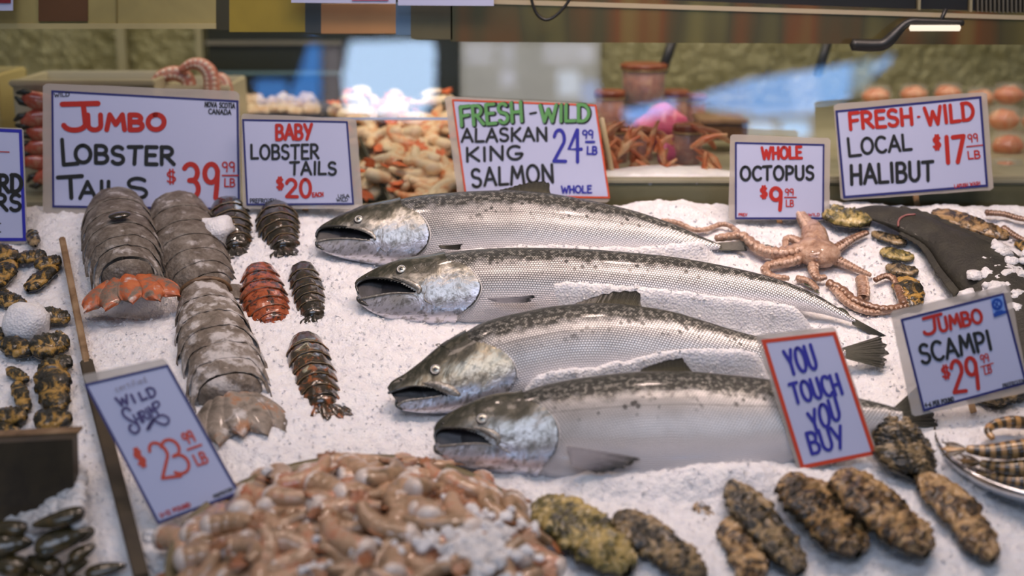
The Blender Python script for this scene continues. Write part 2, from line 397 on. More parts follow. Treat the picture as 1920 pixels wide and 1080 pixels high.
class Fish:
    def __init__(s, D, Vn, head_ice, tail_ice, h=.022, phi=30, NS=420, NT=64, wk=.55, wmax=.042, w0=.30):
        a = plane(*head_ice, h); b = plane(*tail_ice, h); x = nrm(b - a)
        uu_ = nrm(np.cross(NI, x)); ph = R(phi)
        s.d = uu_ * math.cos(ph) + NI * math.sin(ph); s.n = nrm(np.cross(x, s.d)); s.x = x; s.P0 = a
        if s.n @ NI < 0: s.n = -s.n
        s.NS, s.NT = NS, NT
        d = spl(D, NS); v = spl(Vn, NS)
        s.D3 = np.array([hit(*p, s.P0, s.n) for p in d]); s.V3 = np.array([hit(*p, s.P0, s.n) for p in v])
        mid = (s.D3 + s.V3) / 2; hd = np.linalg.norm(s.D3 - s.V3, axis=1) / 2
        L = np.r_[0, np.cumsum(np.linalg.norm(np.diff(mid, axis=0), axis=1))]; fr = L / L[-1]
        w_ = np.minimum(wk * hd, wmax) * np.minimum(1, w0 + (1 - w0) * np.sin(np.clip(fr / .16, 0, 1) * math.pi / 2)); s.w = w_
        al = np.linspace(0, math.pi, NT + 1); t = np.cos(al); z = np.sin(al) ** .9
        s.near = mid[:, None] + ((s.D3 - s.V3) / 2)[:, None] * t[None, :, None] + (w_[:, None] * z[None])[..., None] * s.n
        s.far = mid[:, None] + ((s.D3 - s.V3) / 2)[:, None] * t[None, :, None] - (w_[:, None] * z[None])[..., None] * s.n
        s.z = w_[:, None] * z[None]; s.pn = proj(s.near.reshape(-1, 3)).reshape(NS, NT + 1, 2)
        s.uv = np.stack((np.repeat(L[:, None], NT + 1, 1), hd[:, None] * (al[None] * .9)), -1)
        s.bm = np.stack((np.repeat(fr[:, None], NT + 1, 1), np.repeat(t[None], NS, 0)), -1); s.L = L
        # outward normals on the near side
        du = np.gradient(s.near, axis=0); dv = np.gradient(s.near, axis=1); nn = np.cross(dv, du)
        nn /= np.linalg.norm(nn, axis=2, keepdims=True) + 1e-9
        sg = np.sign((nn @ s.n).mean()); s.nn = nn * sg
    def surf(s, px, py, off=0.0):
        dd = ((s.pn - np.array((px, py))) ** 2).sum(-1); i, j = np.unravel_index(dd.argmin(), dd.shape)
        z = s.z[i, j]
        for _ in range(2):
            P = hit(px, py, s.P0 + s.n * (z + off), s.n)
        return P, s.nn[i, j]
    def path(s, pts, n, off=0.0):
        q = spl(pts, n); P = []; zz = []
        for x, y in q:
            dd = ((s.pn - np.array((x, y))) ** 2).sum(-1); i, j = np.unravel_index(dd.argmin(), dd.shape); zz.append(s.z[i, j])
        zz = np.convolve(np.r_[[zz[0]] * 2, zz, [zz[-1]] * 2], np.ones(5) / 5, 'valid')
        return np.array([hit(x, y, s.P0 + s.n * (z + off), s.n) for (x, y), z in zip(q, zz)])
    def cells(s, sel, name, mat, parent, off_near=None, off_far=None, both=True):
        """mesh of the chosen grid cells (bool NS-1 x NT) on near and far side"""
        V = []; F = []; U = []; B = []
        for side, P, of in ((0, s.near, off_near), (1, s.far, off_far)):
            if side and not both: break
            nv = s.nn if side == 0 else s.nn - 2 * (s.nn @ s.n)[..., None] * s.n
            Q = P + (of[..., None] * nv if of is not None else 0); idx = -np.ones(Q.shape[:2], int)
            ii, jj = np.nonzero(sel)
            for i, j in zip(ii, jj):
                f = []
                for a, b in ((i, j), (i, j + 1), (i + 1, j + 1), (i + 1, j)):
                    if idx[a, b] < 0:
                        idx[a, b] = len(V); V.append(Q[a, b]); U.append(s.uv[a, b]); B.append(s.bm[a, b])
                    f.append(idx[a, b])
                F.append(f if side else f[::-1])
        B = np.array(B)
        return mk(name, V, F, mat, parent, True, U, B)
def salmon(spec):
    f = Fish(spec['D'], spec['V'], *spec['axis'], **spec.get('kw', {}))
    root = thing('salmon', spec['label'], 'fish', f.D3[0] * .5 + f.V3[len(f.V3) // 2] * .5, 'whole salmon laid on the ice')
    arc = spl(spec['gill'], 40); pc = .25 * (f.pn[:-1, :-1] + f.pn[1:, :-1] + f.pn[:-1, 1:] + f.pn[1:, 1:])
    x0 = -200
    headpoly = [(x0, -200), (arc[0, 0] - 20, -200)] + [tuple(arc[0] + (-4, -14))] + [tuple(p) for p in arc] + [(arc[-1, 0] - 20, arc[-1, 1] + 30), (arc[-1, 0] - 20, 2000), (x0, 2000)]
    ish = inpoly(pc, headpoly); mth = inpoly(pc, spec['mouth'])
    # smooth ramp so that the gill cover stands 3 mm proud at its rear edge
    dist = np.sqrt(((f.pn[:, :, None, :] - arc[None, None]) ** 2).sum(-1)).min(-1) if False else None
    dm = np.full(f.pn.shape[:2], 1e9)
    for p in arc: dm = np.minimum(dm, np.hypot(f.pn[..., 0] - p[0], f.pn[..., 1] - p[1]))
    off = .0034 * np.clip(1 - dm / 95, 0, 1) ** .8
    inner = np.array(arc) + (-np.interp(np.linspace(0, 1, 40), (0, .25, .75, 1), (40, spec.get('gw', 95), spec.get('gw', 95), 30)))[:, None] * np.array((1, 0))
    gpoly = [tuple(p) for p in arc] + [tuple(p) for p in inner[::-1]]
    isg = inpoly(pc, gpoly) & ish
    hm = HEADG if spec.get('gold') else HEAD
    bm_save = f.bm.copy(); f.bm[..., 1] = f.bm[..., 1] * .5 + .5
    hd = f.cells(ish & ~mth & ~isg, 'head', hm, root, off, off)
    gc = f.cells(isg, 'gill_cover', hm, root, off + .0006, off + .0006)
    # mouth cavity: the same cells pushed in
    m2 = mth.copy()
    for _ in range(3): m2[1:] |= m2[:-1]; m2[:-1] |= m2[1:]; m2[:, 1:] |= m2[:, :-1]; m2[:, :-1] |= m2[:, 1:]
    f.cells(m2, 'mouth_lining', MOUTH, root, -np.minimum(.012, f.z * 1.1), None, False)
    f.bm = bm_save
    i_lim = ~ish
    i2 = i_lim.copy()
    for _ in range(5): i2[:-1] |= i2[1:]
    f.cells(i2, 'body', SKIN, root)
    pxm = mm(f.D3[60])
    # gill slit
    V, F = tube(f.path(spec['gill'], 40, .0030), pxm * np.interp(np.linspace(0, 1, 40), (0, .15, .85, 1), (.6, 1.5, 1.4, .5)), 6); e = mk('gill_slit', V, F, GILLE, root)
    rim = [(x + 3.0, y + 1.0) for x, y in spec['gill']]
    V, F = tube(f.path(rim, 40, .0008), pxm * 1.3, 6); mk('gill_rim', V, F, PALE, root)
    # preopercle ridge
    V, F = tube(f.path([tuple(p) for p in inner[6:36:3]], 24, .0012), pxm * 1.2, 6); mk('cheek_ridge', V, F, hm if False else JAWG, root)
    # jaws
    for nm, pts, rr, mat, of in spec['jaw']:
        n = 26; ks = np.linspace(0, 1, len(rr)); rad = np.interp(np.linspace(0, 1, n), ks, rr) * pxm
        V, F = tube(f.path(pts, n, of), rad, 10, f.n, .55); mk(nm, V, F, mat, root)
    # eye
    ex, ey, er = spec['eye']; P, nv = f.surf(ex, ey); nv = nrm(nv * .5 + f.n * .5); a1 = nrm(f.x - nv * (f.x @ nv)); a2 = np.cross(nv, a1); r_ = er * pxm
    V, F = ell(P + nv * .0002, (nv, a1, a2), r_ * .34, r_ * 1.28, r_ * 1.18, 24, 12); mk('eye_socket', V, F, EYED, root)
    V, F = ell(P + nv * (.0003 + r_ * .16), (nv, a1, a2), r_ * .36, r_, r_, 24, 12); e = mk('eye', V, F, EYEW, root)
    V, F = ell(P + nv * (.0006 + r_ * .38), (nv, a1, a2), r_ * .20, r_ * .46, r_ * .46, 18, 10); mk('pupil', V, F, EYED, e)
    th = np.linspace(0, 2 * math.pi, 28)
    ring = np.array([P + nv * (.0006 + r_ * .36) + (a1 * math.cos(t) + a2 * math.sin(t)) * r_ * .86 for t in th]); V, F = tube(ring, r_ * .09, 6, nv, 1, False); mk('iris_ring', V, F, PALE, e)
    # nostril
    if 'nostril' in spec:
        P, nv = f.surf(*spec['nostril']); V, F = ell(P, (nv, f.x, f.d), .0012, .0022, .0016, 10, 6); mk('nostril', V, F, LIP, root)
    for nm, base, tip, mat, of, kw in spec['fins']:
        fin(nm, base, tip, f.P0 + f.n * of, f.n, mat, root, **kw)
    return root, f
S1 = dict(label='farthest whole silver salmon, lying right below the king salmon price sign',
  D=[(591, 437), (600, 425), (612, 417), (640, 403), (665, 394), (690, 387), (735, 380), (780, 371), (830, 366), (900, 362), (960, 361), (1010, 364), (1060, 371), (1130, 384), (1200, 401), (1260, 421), (1310, 442), (1350, 458)],
  V=[(593, 457), (604, 470), (640, 483), (690, 492), (740, 497), (790, 500), (850, 504), (950, 507), (1050, 503), (1150, 494), (1250, 482), (1310, 474), (1350, 466)],
  axis=((700, 450), (1300, 450)), mouth=[(591, 440), (600, 431), (615, 427), (645, 427), (672, 431), (692, 438), (702, 447), (690, 450), (665, 446), (640, 446), (612, 449), (596, 453)],
  gill=[(755, 391), (775, 396), (792, 409), (801, 425), (804, 441), (800, 457), (789, 471), (770, 484)], gw=85, eye=(673, 412, 7.5), nostril=(612, 424),
  jaw=[('upper_lip', [(592, 444), (597, 431), (612, 425), (640, 424), (670, 428)], (1.5, 3.2, 2.2, 1.5, 1), LIP, .001),
       ('upper_jaw', [(650, 426), (672, 428), (690, 434), (700, 442), (703, 449)], (1, 3, 4.5, 4.5, 2.5), JAWG, .002),
       ('lower_lip', [(597, 452), (612, 449), (640, 447), (668, 448), (692, 451)], (2, 1.6, 1.4, 1.4, 1), JAWG, .001),
       ('chin_tip', [(593, 453), (595, 460), (606, 468)], (2.5, 4, 2), LIP, .0005)],
  fins=[('dorsal_fin', [(915, 364), (960, 364), (1000, 366), (1035, 369)], [(925, 360), (968, 348), (1000, 340), (1028, 342), (1030, 356)], FIND, 0, {}),
        ('pectoral_fin', [(822, 461), (826, 465)], [(868, 459), (862, 470)], FIND, .036, dict(nr=5, curl=.003)),
        ('tail_fin', [(1345, 456), (1349, 468)], [(1396, 452), (1402, 470)], FINT, 0, dict(nr=8))])
S2 = dict(label='long bright silver salmon with wide open mouth, just in front of the farthest salmon',
  D=[(665, 531), (672, 522), (700, 506), (730, 494), (758, 487), (800, 484), (830, 479), (880, 472), (950, 468), (1020, 468), (1100, 470), (1180, 476), (1260, 484), (1340, 497), (1420, 514), (1480, 532), (1530, 553), (1566, 574), (1604, 598)],
  V=[(672, 562), (682, 575), (705, 589), (745, 602), (790, 608), (840, 607), (890, 606), (950, 600), (1050, 592), (1150, 587), (1250, 584), (1350, 581), (1430, 580), (1500, 582), (1540, 588), (1566, 595), (1604, 606)],
  axis=((780, 545), (1500, 562)), mouth=[(667, 534), (678, 526), (697, 523), (722, 524), (750, 530), (766, 539), (782, 548), (766, 550), (740, 548), (712, 552), (690, 556), (678, 558), (670, 547)],
  gill=[(838, 492), (860, 495), (880, 505), (894, 522), (900, 539), (895, 556), (884, 571), (866, 584)], gw=100, eye=(753, 506, 8.5), nostril=(688, 519),
  jaw=[('upper_lip', [(672, 550), (668, 535), (680, 525), (700, 521), (730, 523), (755, 529)], (1.5, 3, 2.6, 1.8, 1.6, 1.2), LIP, .001),
       ('upper_jaw', [(735, 519), (758, 525), (776, 533), (787, 542), (783, 549)], (1, 3, 5, 6, 3), JAWG, .002),
       ('lower_lip', [(676, 560), (692, 557), (712, 553), (742, 549), (776, 550)], (2, 2, 1.8, 1.6, 1), JAWG, .001),
       ('chin_tip', [(671, 556), (673, 563), (690, 573)], (2.5, 5, 2), LIP, .0005)],
  fins=[('pectoral_fin', [(914, 560), (930, 566)], [(1006, 556), (990, 569)], FINP, .030, dict(nr=7, curl=.004)),
        ('tail_fin', [(1596, 594), (1598, 607)], [(1668, 633), (1644, 634)], FINT, 0, dict(nr=10)),
        ('dorsal_fin', [(1010, 470), (1070, 471)], [(1035, 467), (1085, 466)], FIND, -.01, {})])
S3 = dict(label='speckled grey salmon with a golden cheek and raised fin, third from the back', gold=True,
  D=[(726, 727), (736, 714), (760, 700), (790, 678), (820, 656), (850, 638), (870, 627), (900, 610), (940, 597), (980, 588), (1040, 577), (1100, 572), (1150, 572), (1200, 577), (1260, 587), (1320, 604), (1380, 622), (1430, 634), (1500, 648), (1560, 654), (1585, 655)],
  V=[(743, 756), (752, 768), (790, 774), (840, 774), (880, 772), (930, 768), (980, 762), (1040, 748), (1100, 736), (1180, 722), (1260, 712), (1340, 706), (1420, 700), (1500, 690), (1560, 674), (1585, 668)],
  axis=((840, 715), (1500, 670)), mouth=[(729, 737), (750, 727), (775, 724), (812, 727), (832, 737), (846, 744), (826, 741), (803, 745), (775, 748), (755, 754), (746, 765), (741, 752), (736, 743)],
  gill=[(880, 641), (910, 647), (936, 657), (955, 672), (965, 690), (968, 708)], gw=95, eye=(817, 694, 9.5), nostril=(752, 712),
  jaw=[('upper_lip', [(728, 737), (744, 731), (772, 724), (800, 725)], (3, 2.6, 1.8, 1.2), LIP, .001),
       ('upper_jaw', [(792, 718), (815, 720), (838, 728), (854, 737), (862, 741)], (1, 5, 8.5, 9, 4), JAWG, .002),
       ('lower_lip', [(745, 760), (757, 753), (775, 749), (803, 746), (826, 742)], (2, 2, 1.6, 1.4, 1), JAWG, .001),
       ('chin_tip', [(743, 748), (745, 760), (754, 768)], (2, 4, 2), LIP, .0005)],
  fins=[('dorsal_fin', [(1068, 575), (1110, 574), (1160, 574), (1205, 578)], [(1080, 568), (1134, 551), (1172, 546), (1200, 549), (1200, 567)], FIND, 0, {}),
        ('tail_fin', [(1578, 653), (1580, 670)], [(1655, 628), (1664, 655), (1655, 690)], FINT, 0, dict(nr=11))])
S4 = dict(label='nearest big silver salmon with pectoral fin spread, half behind the touch warning sign',
  D=[(813, 804), (820, 791), (835, 779), (860, 765), (890, 752), (920, 744), (950, 741), (970, 740), (1010, 727), (1060, 716), (1100, 710), (1150, 704), (1200, 700), (1280, 699), (1360, 705), (1440, 714), (1520, 729), (1600, 746), (1650, 757), (1690, 768)],
  V=[(816, 838), (826, 855), (855, 871), (900, 880), (950, 886), (1010, 892), (1060, 902), (1120, 906), (1200, 908), (1300, 904), (1400, 892), (1500, 866), (1600, 830), (1650, 808), (1690, 797)],
  axis=((930, 815), (1600, 800)), mouth=[(815, 817), (824, 806), (846, 804), (872, 805), (896, 812), (912, 823), (926, 836), (905, 831), (880, 831), (852, 833), (826, 835), (818, 828)],
  gill=[(985, 754), (1012, 763), (1034, 779), (1045, 803), (1045, 828), (1037, 850), (1022, 868)], gw=110, eye=(904, 786, 9.5), nostril=(830, 794),
  jaw=[('upper_lip', [(818, 830), (815, 815), (826, 804), (850, 802), (880, 804), (900, 811)], (1.5, 3.2, 2.6, 2, 2, 1.2), LIP, .001),
       ('upper_jaw', [(888, 801), (908, 806), (925, 814), (934, 824), (932, 834)], (1, 4, 7, 7, 3), JAWG, .002),
       ('lower_lip', [(822, 837), (852, 834), (880, 832), (905, 832), (926, 837)], (2, 2, 1.6, 1.4, 1), JAWG, .001),
       ('chin_tip', [(815, 835), (818, 845), (830, 853)], (2.5, 5, 2), LIP, .0005)],
  fins=[('dorsal_fin', [(1198, 701), (1240, 700), (1305, 703)], [(1203, 691), (1240, 678), (1271, 671), (1280, 673), (1292, 690)], FIND, 0, {}),
        ('pectoral_fin', [(1062, 838), (1072, 872)], [(1200, 855), (1175, 872), (1120, 884)], FINP, .036, dict(nr=9, curl=-.006)),
        ('tail_fin', [(1675, 765), (1680, 797)], [(1722, 722), (1745, 765), (1760, 803)], FINT, -.024, dict(nr=11))])
FISH = [salmon(s) for s in (S1, S2, S3, S4)]
# ---------------------------------------------------------------- hand-lettered price signs
def arc(cx, cy, rx, ry, a0, a1, n=14):
    return [(cx + rx * math.cos(R(a0 + (a1 - a0) * i / (n - 1))), cy + ry * math.sin(R(a0 + (a1 - a0) * i / (n - 1)))) for i in range(n)]
G = {
 'A': (.74, [[(0, 0), (.37, 1)], [(.37, 1), (.74, 0)], [(.12, .34), (.62, .34)]]),
 'B': (.62, [[(.03, 0), (.03, 1)], [(.03, 1)] + arc(.30, .76, .24, .24, 90, -90) + [(.06, .53)], [(.06, .53)] + arc(.32, .265, .28, .265, 90, -90) + [(.03, 0)]]),
 'C': (.66, [arc(.40, .5, .38, .5, 50, 312, 20)]),
 'D': (.68, [[(.04, 0), (.04, 1)], [(.0, .98)] + arc(.22, .5, .45, .5, 88, -88, 18) + [(0, .02)]]),
 'E': (.56, [[(.04, 0), (.04, 1)], [(.04, 1), (.54, 1)], [(.04, .53), (.46, .53)], [(.04, 0), (.56, 0)]]),
 'F': (.56, [[(.04, 0), (.04, 1)], [(.04, .98), (.56, 1)], [(.04, .5), (.48, .54)]]),
 'G': (.72, [arc(.40, .5, .38, .5, 52, 350, 22) + [(.76, .42), (.44, .42)]]),
 'H': (.66, [[(.04, 0), (.04, 1)], [(.62, 0), (.62, 1)], [(.04, .5), (.62, .5)]]),
 'I': (.16, [[(.08, 0), (.08, 1)]]),
 'J': (.62, [[(0, .97), (.68, 1)], [(.40, .98), (.44, .25)] + arc(.23, .24, .21, .24, 0, -165, 12)]),
 'K': (.64, [[(.04, 0), (.04, 1)], [(.60, 1), (.06, .42)], [(.16, .52), (.64, 0)]]),
 'L': (.56, [[(.04, 1), (.03, .02)], [(.03, .02), (.56, .03)]]),
 'M': (.86, [[(.02, 0), (.14, 1)], [(.14, 1), (.43, .35)], [(.43, .35), (.72, 1)], [(.72, 1), (.84, 0)]]),
 'N': (.70, [[(.04, 0), (.06, 1)], [(.06, 1), (.64, 0)], [(.64, 0), (.66, 1)]]),
 'O': (.78, [arc(.39, .5, .37, .5, 95, 460, 26)]),
 'P': (.58, [[(.04, 0), (.04, 1)], [(.02, .98)] + arc(.28, .72, .28, .27, 90, -90) + [(.04, .44)]]),
 'R': (.64, [[(.04, 0), (.04, 1)], [(.02, .98)] + arc(.28, .74, .27, .25, 90, -90) + [(.06, .48)], [(.24, .48), (.64, 0)]]),
 'S': (.58, [arc(.30, .74, .26, .25, 35, 225, 12) + [(.30, .50)] + arc(.28, .25, .28, .26, 60, -150, 14)]),
 'T': (.66, [[(0, .98), (.66, 1)], [(.34, .98), (.32, 0)]]),
 'U': (.66, [[(.04, 1), (.04, .34)] + arc(.33, .32, .29, .32, 180, 360, 14) + [(.62, 1)]]),
 'V': (.68, [[(0, 1), (.34, 0)], [(.34, 0), (.68, 1)]]),
 'W': (.98, [[(0, 1), (.24, 0)], [(.24, 0), (.48, .75)], [(.48, .75), (.72, 0)], [(.72, 0), (.98, 1)]]),
 'Y': (.62, [[(0, 1), (.32, .46)], [(.62, 1), (.32, .46)], [(.32, .46), (.32, 0)]]),
 'y': (.62, [[(0, 1), (.30, .42)], [(.64, 1), (.20, -.02)]]),
 'Z': (.60, [[(0, 1), (.58, 1), (.02, 0), (.60, 0)]]),
 '0': (.62, [arc(.31, .5, .29, .5, 90, 452, 24)]),
 '1': (.22, [[(.11, 0), (.11, 1)]]),
 '2': (.62, [arc(.30, .72, .27, .28, 165, -25, 14) + [(.02, .03)], [(.02, .03), (.64, .02)]]),
 '3': (.60, [arc(.26, .75, .28, .25, 150, -70, 13) + [(.22, .52)], [(.22, .52)] + arc(.26, .27, .32, .27, 80, -140, 15)]),
 '4': (.66, [[(.44, 1), (.0, .40), (.66, .40)], [(.46, 1), (.46, 0)]]),
 '5': (.60, [[(.54, 1), (.10, 1), (.08, .56)] + arc(.28, .30, .30, .30, 110, -140, 14)]),
 '6': (.60, [[(.46, 1), (.14, .55)] + arc(.31, .28, .27, .28, 160, -200, 20)]),
 '7': (.60, [[(0, .97), (.58, 1)], [(.58, 1), (.22, 0)]]),
 '9': (.58, [arc(.28, .72, .26, .27, 10, 372, 20), [(.54, .80), (.52, .35), (.48, 0)]]),
 '$': (.56, [arc(.30, .68, .24, .20, 35, 225, 12) + [(.28, .5)] + arc(.27, .31, .26, .20, 60, -150, 12), [(.22, 1.02), (.20, -.02)], [(.40, 1.02), (.38, -.02)]]),
 '-': (.44, [[(.04, .46), (.42, .50)]]), '.': (.30, [[(.12, .45), (.17, .46)]]), ' ': (.36, []),
 'c': (.5, [arc(.28, .3, .24, .3, 40, 320)]), 'e': (.5, [[(.06, .32), (.48, .36)] + arc(.27, .3, .22, .3, 10, 310)]), 'r': (.4, [[(.06, 0), (.06, .6)], arc(.24, .42, .18, .18, 170, 50, 7)]),
 't': (.36, [[(.16, 0), (.16, .85)], [(.02, .58), (.34, .6)]]), 'i': (.18, [[(.09, 0), (.09, .55)], [(.09, .8), (.09, .82)]]), 'f': (.36, [[(.12, 0), (.12, .7)] + arc(.26, .8, .14, .16, 170, 40, 7), [(0, .5), (.32, .52)]]),
 'd': (.5, [arc(.25, .3, .21, .3, 0, 360, 16), [(.46, 0), (.46, 1)]]),
}
RED = plain('marker_red', (.50, .030, .018), .4); BLK = plain('marker_black', (.022, .022, .019), .4)
BLU = plain('marker_blue', (.035, .035, .36), .4); GRN = plain('marker_green', (.13, .36, .11), .4)
VIO = plain('print_violet', (.065, .045, .17), .4); GRY = plain('print_grey', (.30, .27, .33), .4)
ORR = plain('marker_orange_red', (.62, .065, .022), .4); BORD = plain('border_blue', (.030, .033, .17), .4); BORO = plain('border_orange', (.66, .095, .03), .4)
LBL = plain('sticker_blue', (.02, .075, .40), .4); STK = plain('sticker_pale', (.20, .36, .78), .4)
PAPER = M('sign_paper', (.555, .595, .82), .5, Coat_Weight=.35, Coat_Roughness=.12).m
def laminate():
    m = M('clear_laminate', (.66, .60, .53), .16); m.b.inputs['Alpha'].default_value = .52; v = m.coord()
    m.bump(m.noise(v, 45, 2), .25, .002); m.b.inputs['Coat Weight'].default_value = .4
    return m.m
LAM = laminate()
STICKW = mottled('pine_stick', (.50, .27, .11), (.62, .38, .18), 40, .6, bump=.1)
def stroke(pts, hw, P, nrml, off, closed=False):
    """marker stroke: flat ribbon with round ends; pts in photo pixels on the sign plane"""
    p = np.asarray(pts, float); V = []; F = []
    d = np.gradient(p, axis=0) if len(p) > 2 else np.repeat([p[1] - p[0]], 2, 0)
    d /= np.linalg.norm(d, axis=1, keepdims=True) + 1e-9; q = np.stack((-d[:, 1], d[:, 0]), 1)
    a0 = math.atan2(q[0, 1], q[0, 0]); ring = []
    cap0 = [p[0] + hw * np.array((math.cos(a0 + math.pi * k / 6), math.sin(a0 + math.pi * k / 6))) for k in range(7)]
    a1 = math.atan2(-q[-1, 1], -q[-1, 0])
    cap1 = [p[-1] + hw * np.array((math.cos(a1 + math.pi * k / 6), math.sin(a1 + math.pi * k / 6))) for k in range(7)]
    L = [x + hw * y for x, y in zip(p, q)]; Rr = [x - hw * y for x, y in zip(p, q)]
    n = len(p); V = L + Rr + cap0 + cap1
    F = [(i, i + n, i + n + 1, i + 1) for i in range(n - 1)] + [tuple(range(2 * n, 2 * n + 7)), tuple(range(2 * n + 7, 2 * n + 14))]
    return np.array([hit(x, y, P + nrml * off, nrml) for x, y in V]), F
SOFF = [0]
def write(mb, txt, x0, y0, x1, y1, h, sw, P, n, up=None, jit=.02, off=.0007):
    e = np.array((x1 - x0, y1 - y0), float); L = np.linalg.norm(e); ex = e / L
    upv = np.array((ex[1], -ex[0])) if up is None else nrm(np.array(up, float))
    gap = .20; tot = sum(G[c][0] for c in txt) + gap * (len(txt) - 1); sx = L / tot; x = 0
    for c in txt:
        wd, st = G[c]; jy = random.uniform(-jit, jit) * h; tilt = random.uniform(-.03, .03)
        for s in st:
            pts = [np.array((x0, y0)) + ex * (x + a + b * tilt) * sx + upv * (b * h + jy) for a, b in s]
            SOFF[0] = (SOFF[0] + 1) % 12
            V, F = stroke(pts, sw / 2, P, n, off + SOFF[0] * .000012); mb.add(V, F)
        x += wd + gap
def sign(label, base, quadL, quadB, bordw, bordm, lines, lean=12, yaw=0, stick=None, extra=None, up=None, bare=False):
    """base: photo pixel where it stands in the ice; quadL laminate corners, quadB border corners (TL TR BR BL)"""
    P = ice(*base, 0.0); n = np.array((math.sin(R(yaw)) * math.cos(R(lean)), -math.cos(R(yaw)) * math.cos(R(lean)), math.sin(R(lean))))
    root = thing('price_sign', label, 'sign', P, 'hand lettered price signs')
    Q = lambda q, o: np.array([hit(x, y, P + n * o, n) for x, y in q])
    q = np.asarray(quadL, float)
    # laminate pouch with slightly wavy rim
    rim = []
    for i in range(4):
        a, b = q[i], q[(i + 1) % 4]; pr = np.array((a[0] * .92 + b[0] * .08, a[1] * .92 + b[1] * .08))
        for k in range(1, 12):
            t = .022 + .956 * (k - 1) / 10; rim.append(a * (1 - t) + b * t + np.random.uniform(-.5, .5, 2))
    V, F = slab(Q(rim, -.0006), .0008, n); mk('laminate_pouch', V, F, LAM, root, False)
    V, F = slab(Q(quadB, 0), .0005, n); mk('paper', V, F, PAPER, root, False)
    c = np.asarray(quadB, float); inner = []
    for i in range(4):
        pa, pb, pd = c[i], c[(i + 1) % 4], c[i - 1]
        e1 = nrm(pb - pa); e2 = nrm(pd - pa); s_ = abs(e1[0] * e2[1] - e1[1] * e2[0]); inner.append(pa + (e1 + e2) * bordw / s_)
    V = np.vstack((Q(c, .0004), Q(inner, .0004))); mk('border', V, [(i, (i + 1) % 4, (i + 1) % 4 + 4, i + 4) for i in range(4)], bordm, root, False)
    for ln in lines:
        txt, x0, y0, x1, y1, h, mat, sw = ln[:8]; o = ln[8] if len(ln) > 8 else {}
        mb = MB()
        if txt == '|': SOFF[0] += 1; V, F = stroke([(x0, y0), (x1, y1)], sw / 2, P, n, .0008); mb.add(V, F)
        elif txt == '~':
            V, F = stroke(spl(o['pts'], 40), sw / 2, P, n, .0013); mb.add(V, F)
        elif txt == '#':
            V = Q(o['pts'], .0006 + o.get('off', 0)); mb.add(V, [tuple(range(len(V)))])
        else: write(mb, txt, x0, y0, x1, y1, h, sw, P, n, o.get('up', up), o.get('jit', .02), .0007 + o.get('off', 0))
        mb.build('lettering' if txt not in '|~#' else 'drawn_mark', mat, root, False)
    if stick:
        a, b, wpx = stick
        A = hit(*a, P - n * .0025, n); B = ice(*b, -.03); hw = wpx * mm(A) / 2
        sx = nrm(np.cross(nrm(B - A), n)); V, F = box((A + B) / 2, np.linalg.norm(B - A), hw * 2, .0022, [nrm(B - A), sx, nrm(np.cross(nrm(B - A), sx))])
        mk('wooden_stick', V, F, STICKW, root, False)
    return root
sign('large white sign reading jumbo lobster tails 39.99 behind the grey tails', (265, 402), [(80, 156), (449, 171), (453, 402), (80, 401)], [(96, 169), (447, 188), (450, 394), (98, 389)], 4, BORD, [
  ('WILD', 102, 182, 130, 180, 7, BLK, 1.6), ('J', 117, 243, 178, 243, 50, RED, 10), ('UMBO', 164, 243, 308, 243, 28, RED, 9.5),
  ('L', 118, 310, 146, 308, 48, BLK, 7.5), ('OBSTER', 141, 305, 326, 308, 32, BLK, 7.5), ('T', 112, 372, 157, 370, 40, BLK, 8), ('AIL', 150, 371, 224, 371, 31, BLK, 7), ('S', 239, 371, 276, 371, 37, BLK, 7),
  ('$', 313, 345, 330, 344, 26, RED, 3), ('39', 345, 371, 409, 371, 64, RED, 9.5), ('99', 417, 322, 440, 322, 18, RED, 2.8), ('|', 417, 329, 446, 329, 0, RED, 3), ('LB', 421, 350, 440, 350, 15, RED, 2.8),
  ('NOVA SCOTIA', 384, 200, 440, 203, 9, BLK, 1.9), ('CANADA', 391, 213, 433, 215, 9, BLK, 1.9)], lean=10, stick=((265, 395), (265, 412), 9))
sign('white sign with thin blue border reading baby lobster tails 20 each', (572, 412), [(452, 213), (668, 223), (681, 392), (455, 391)], [(454, 223), (652, 227), (664, 384), (462, 385)], 3.5, BORD, [
  ('BABy', 518, 262, 584, 260, 27, RED, 6), ('LOBSTER', 471, 298, 597, 297, 26, BLK, 4.8), ('TAILS', 544, 327, 630, 327, 23, BLK, 4.8), ('$', 519, 355, 532, 354, 22, RED, 4), ('20', 537, 369, 583, 369, 33, RED, 6.5),
  ('EACH', 586, 369, 606, 368, 7.5, RED, 2.2), ('PREFROZEN', 469, 380, 517, 380, 7.5, BLK, 1.5), ('USA', 634, 371, 655, 370, 6, BLK, 1.3), ('WILD', 631, 378, 652, 377, 6, BLK, 1.3)], lean=10, stick=((572, 380), (573, 416), 12))
FW = [('F', 'R', 'E', 'S', 'H')]
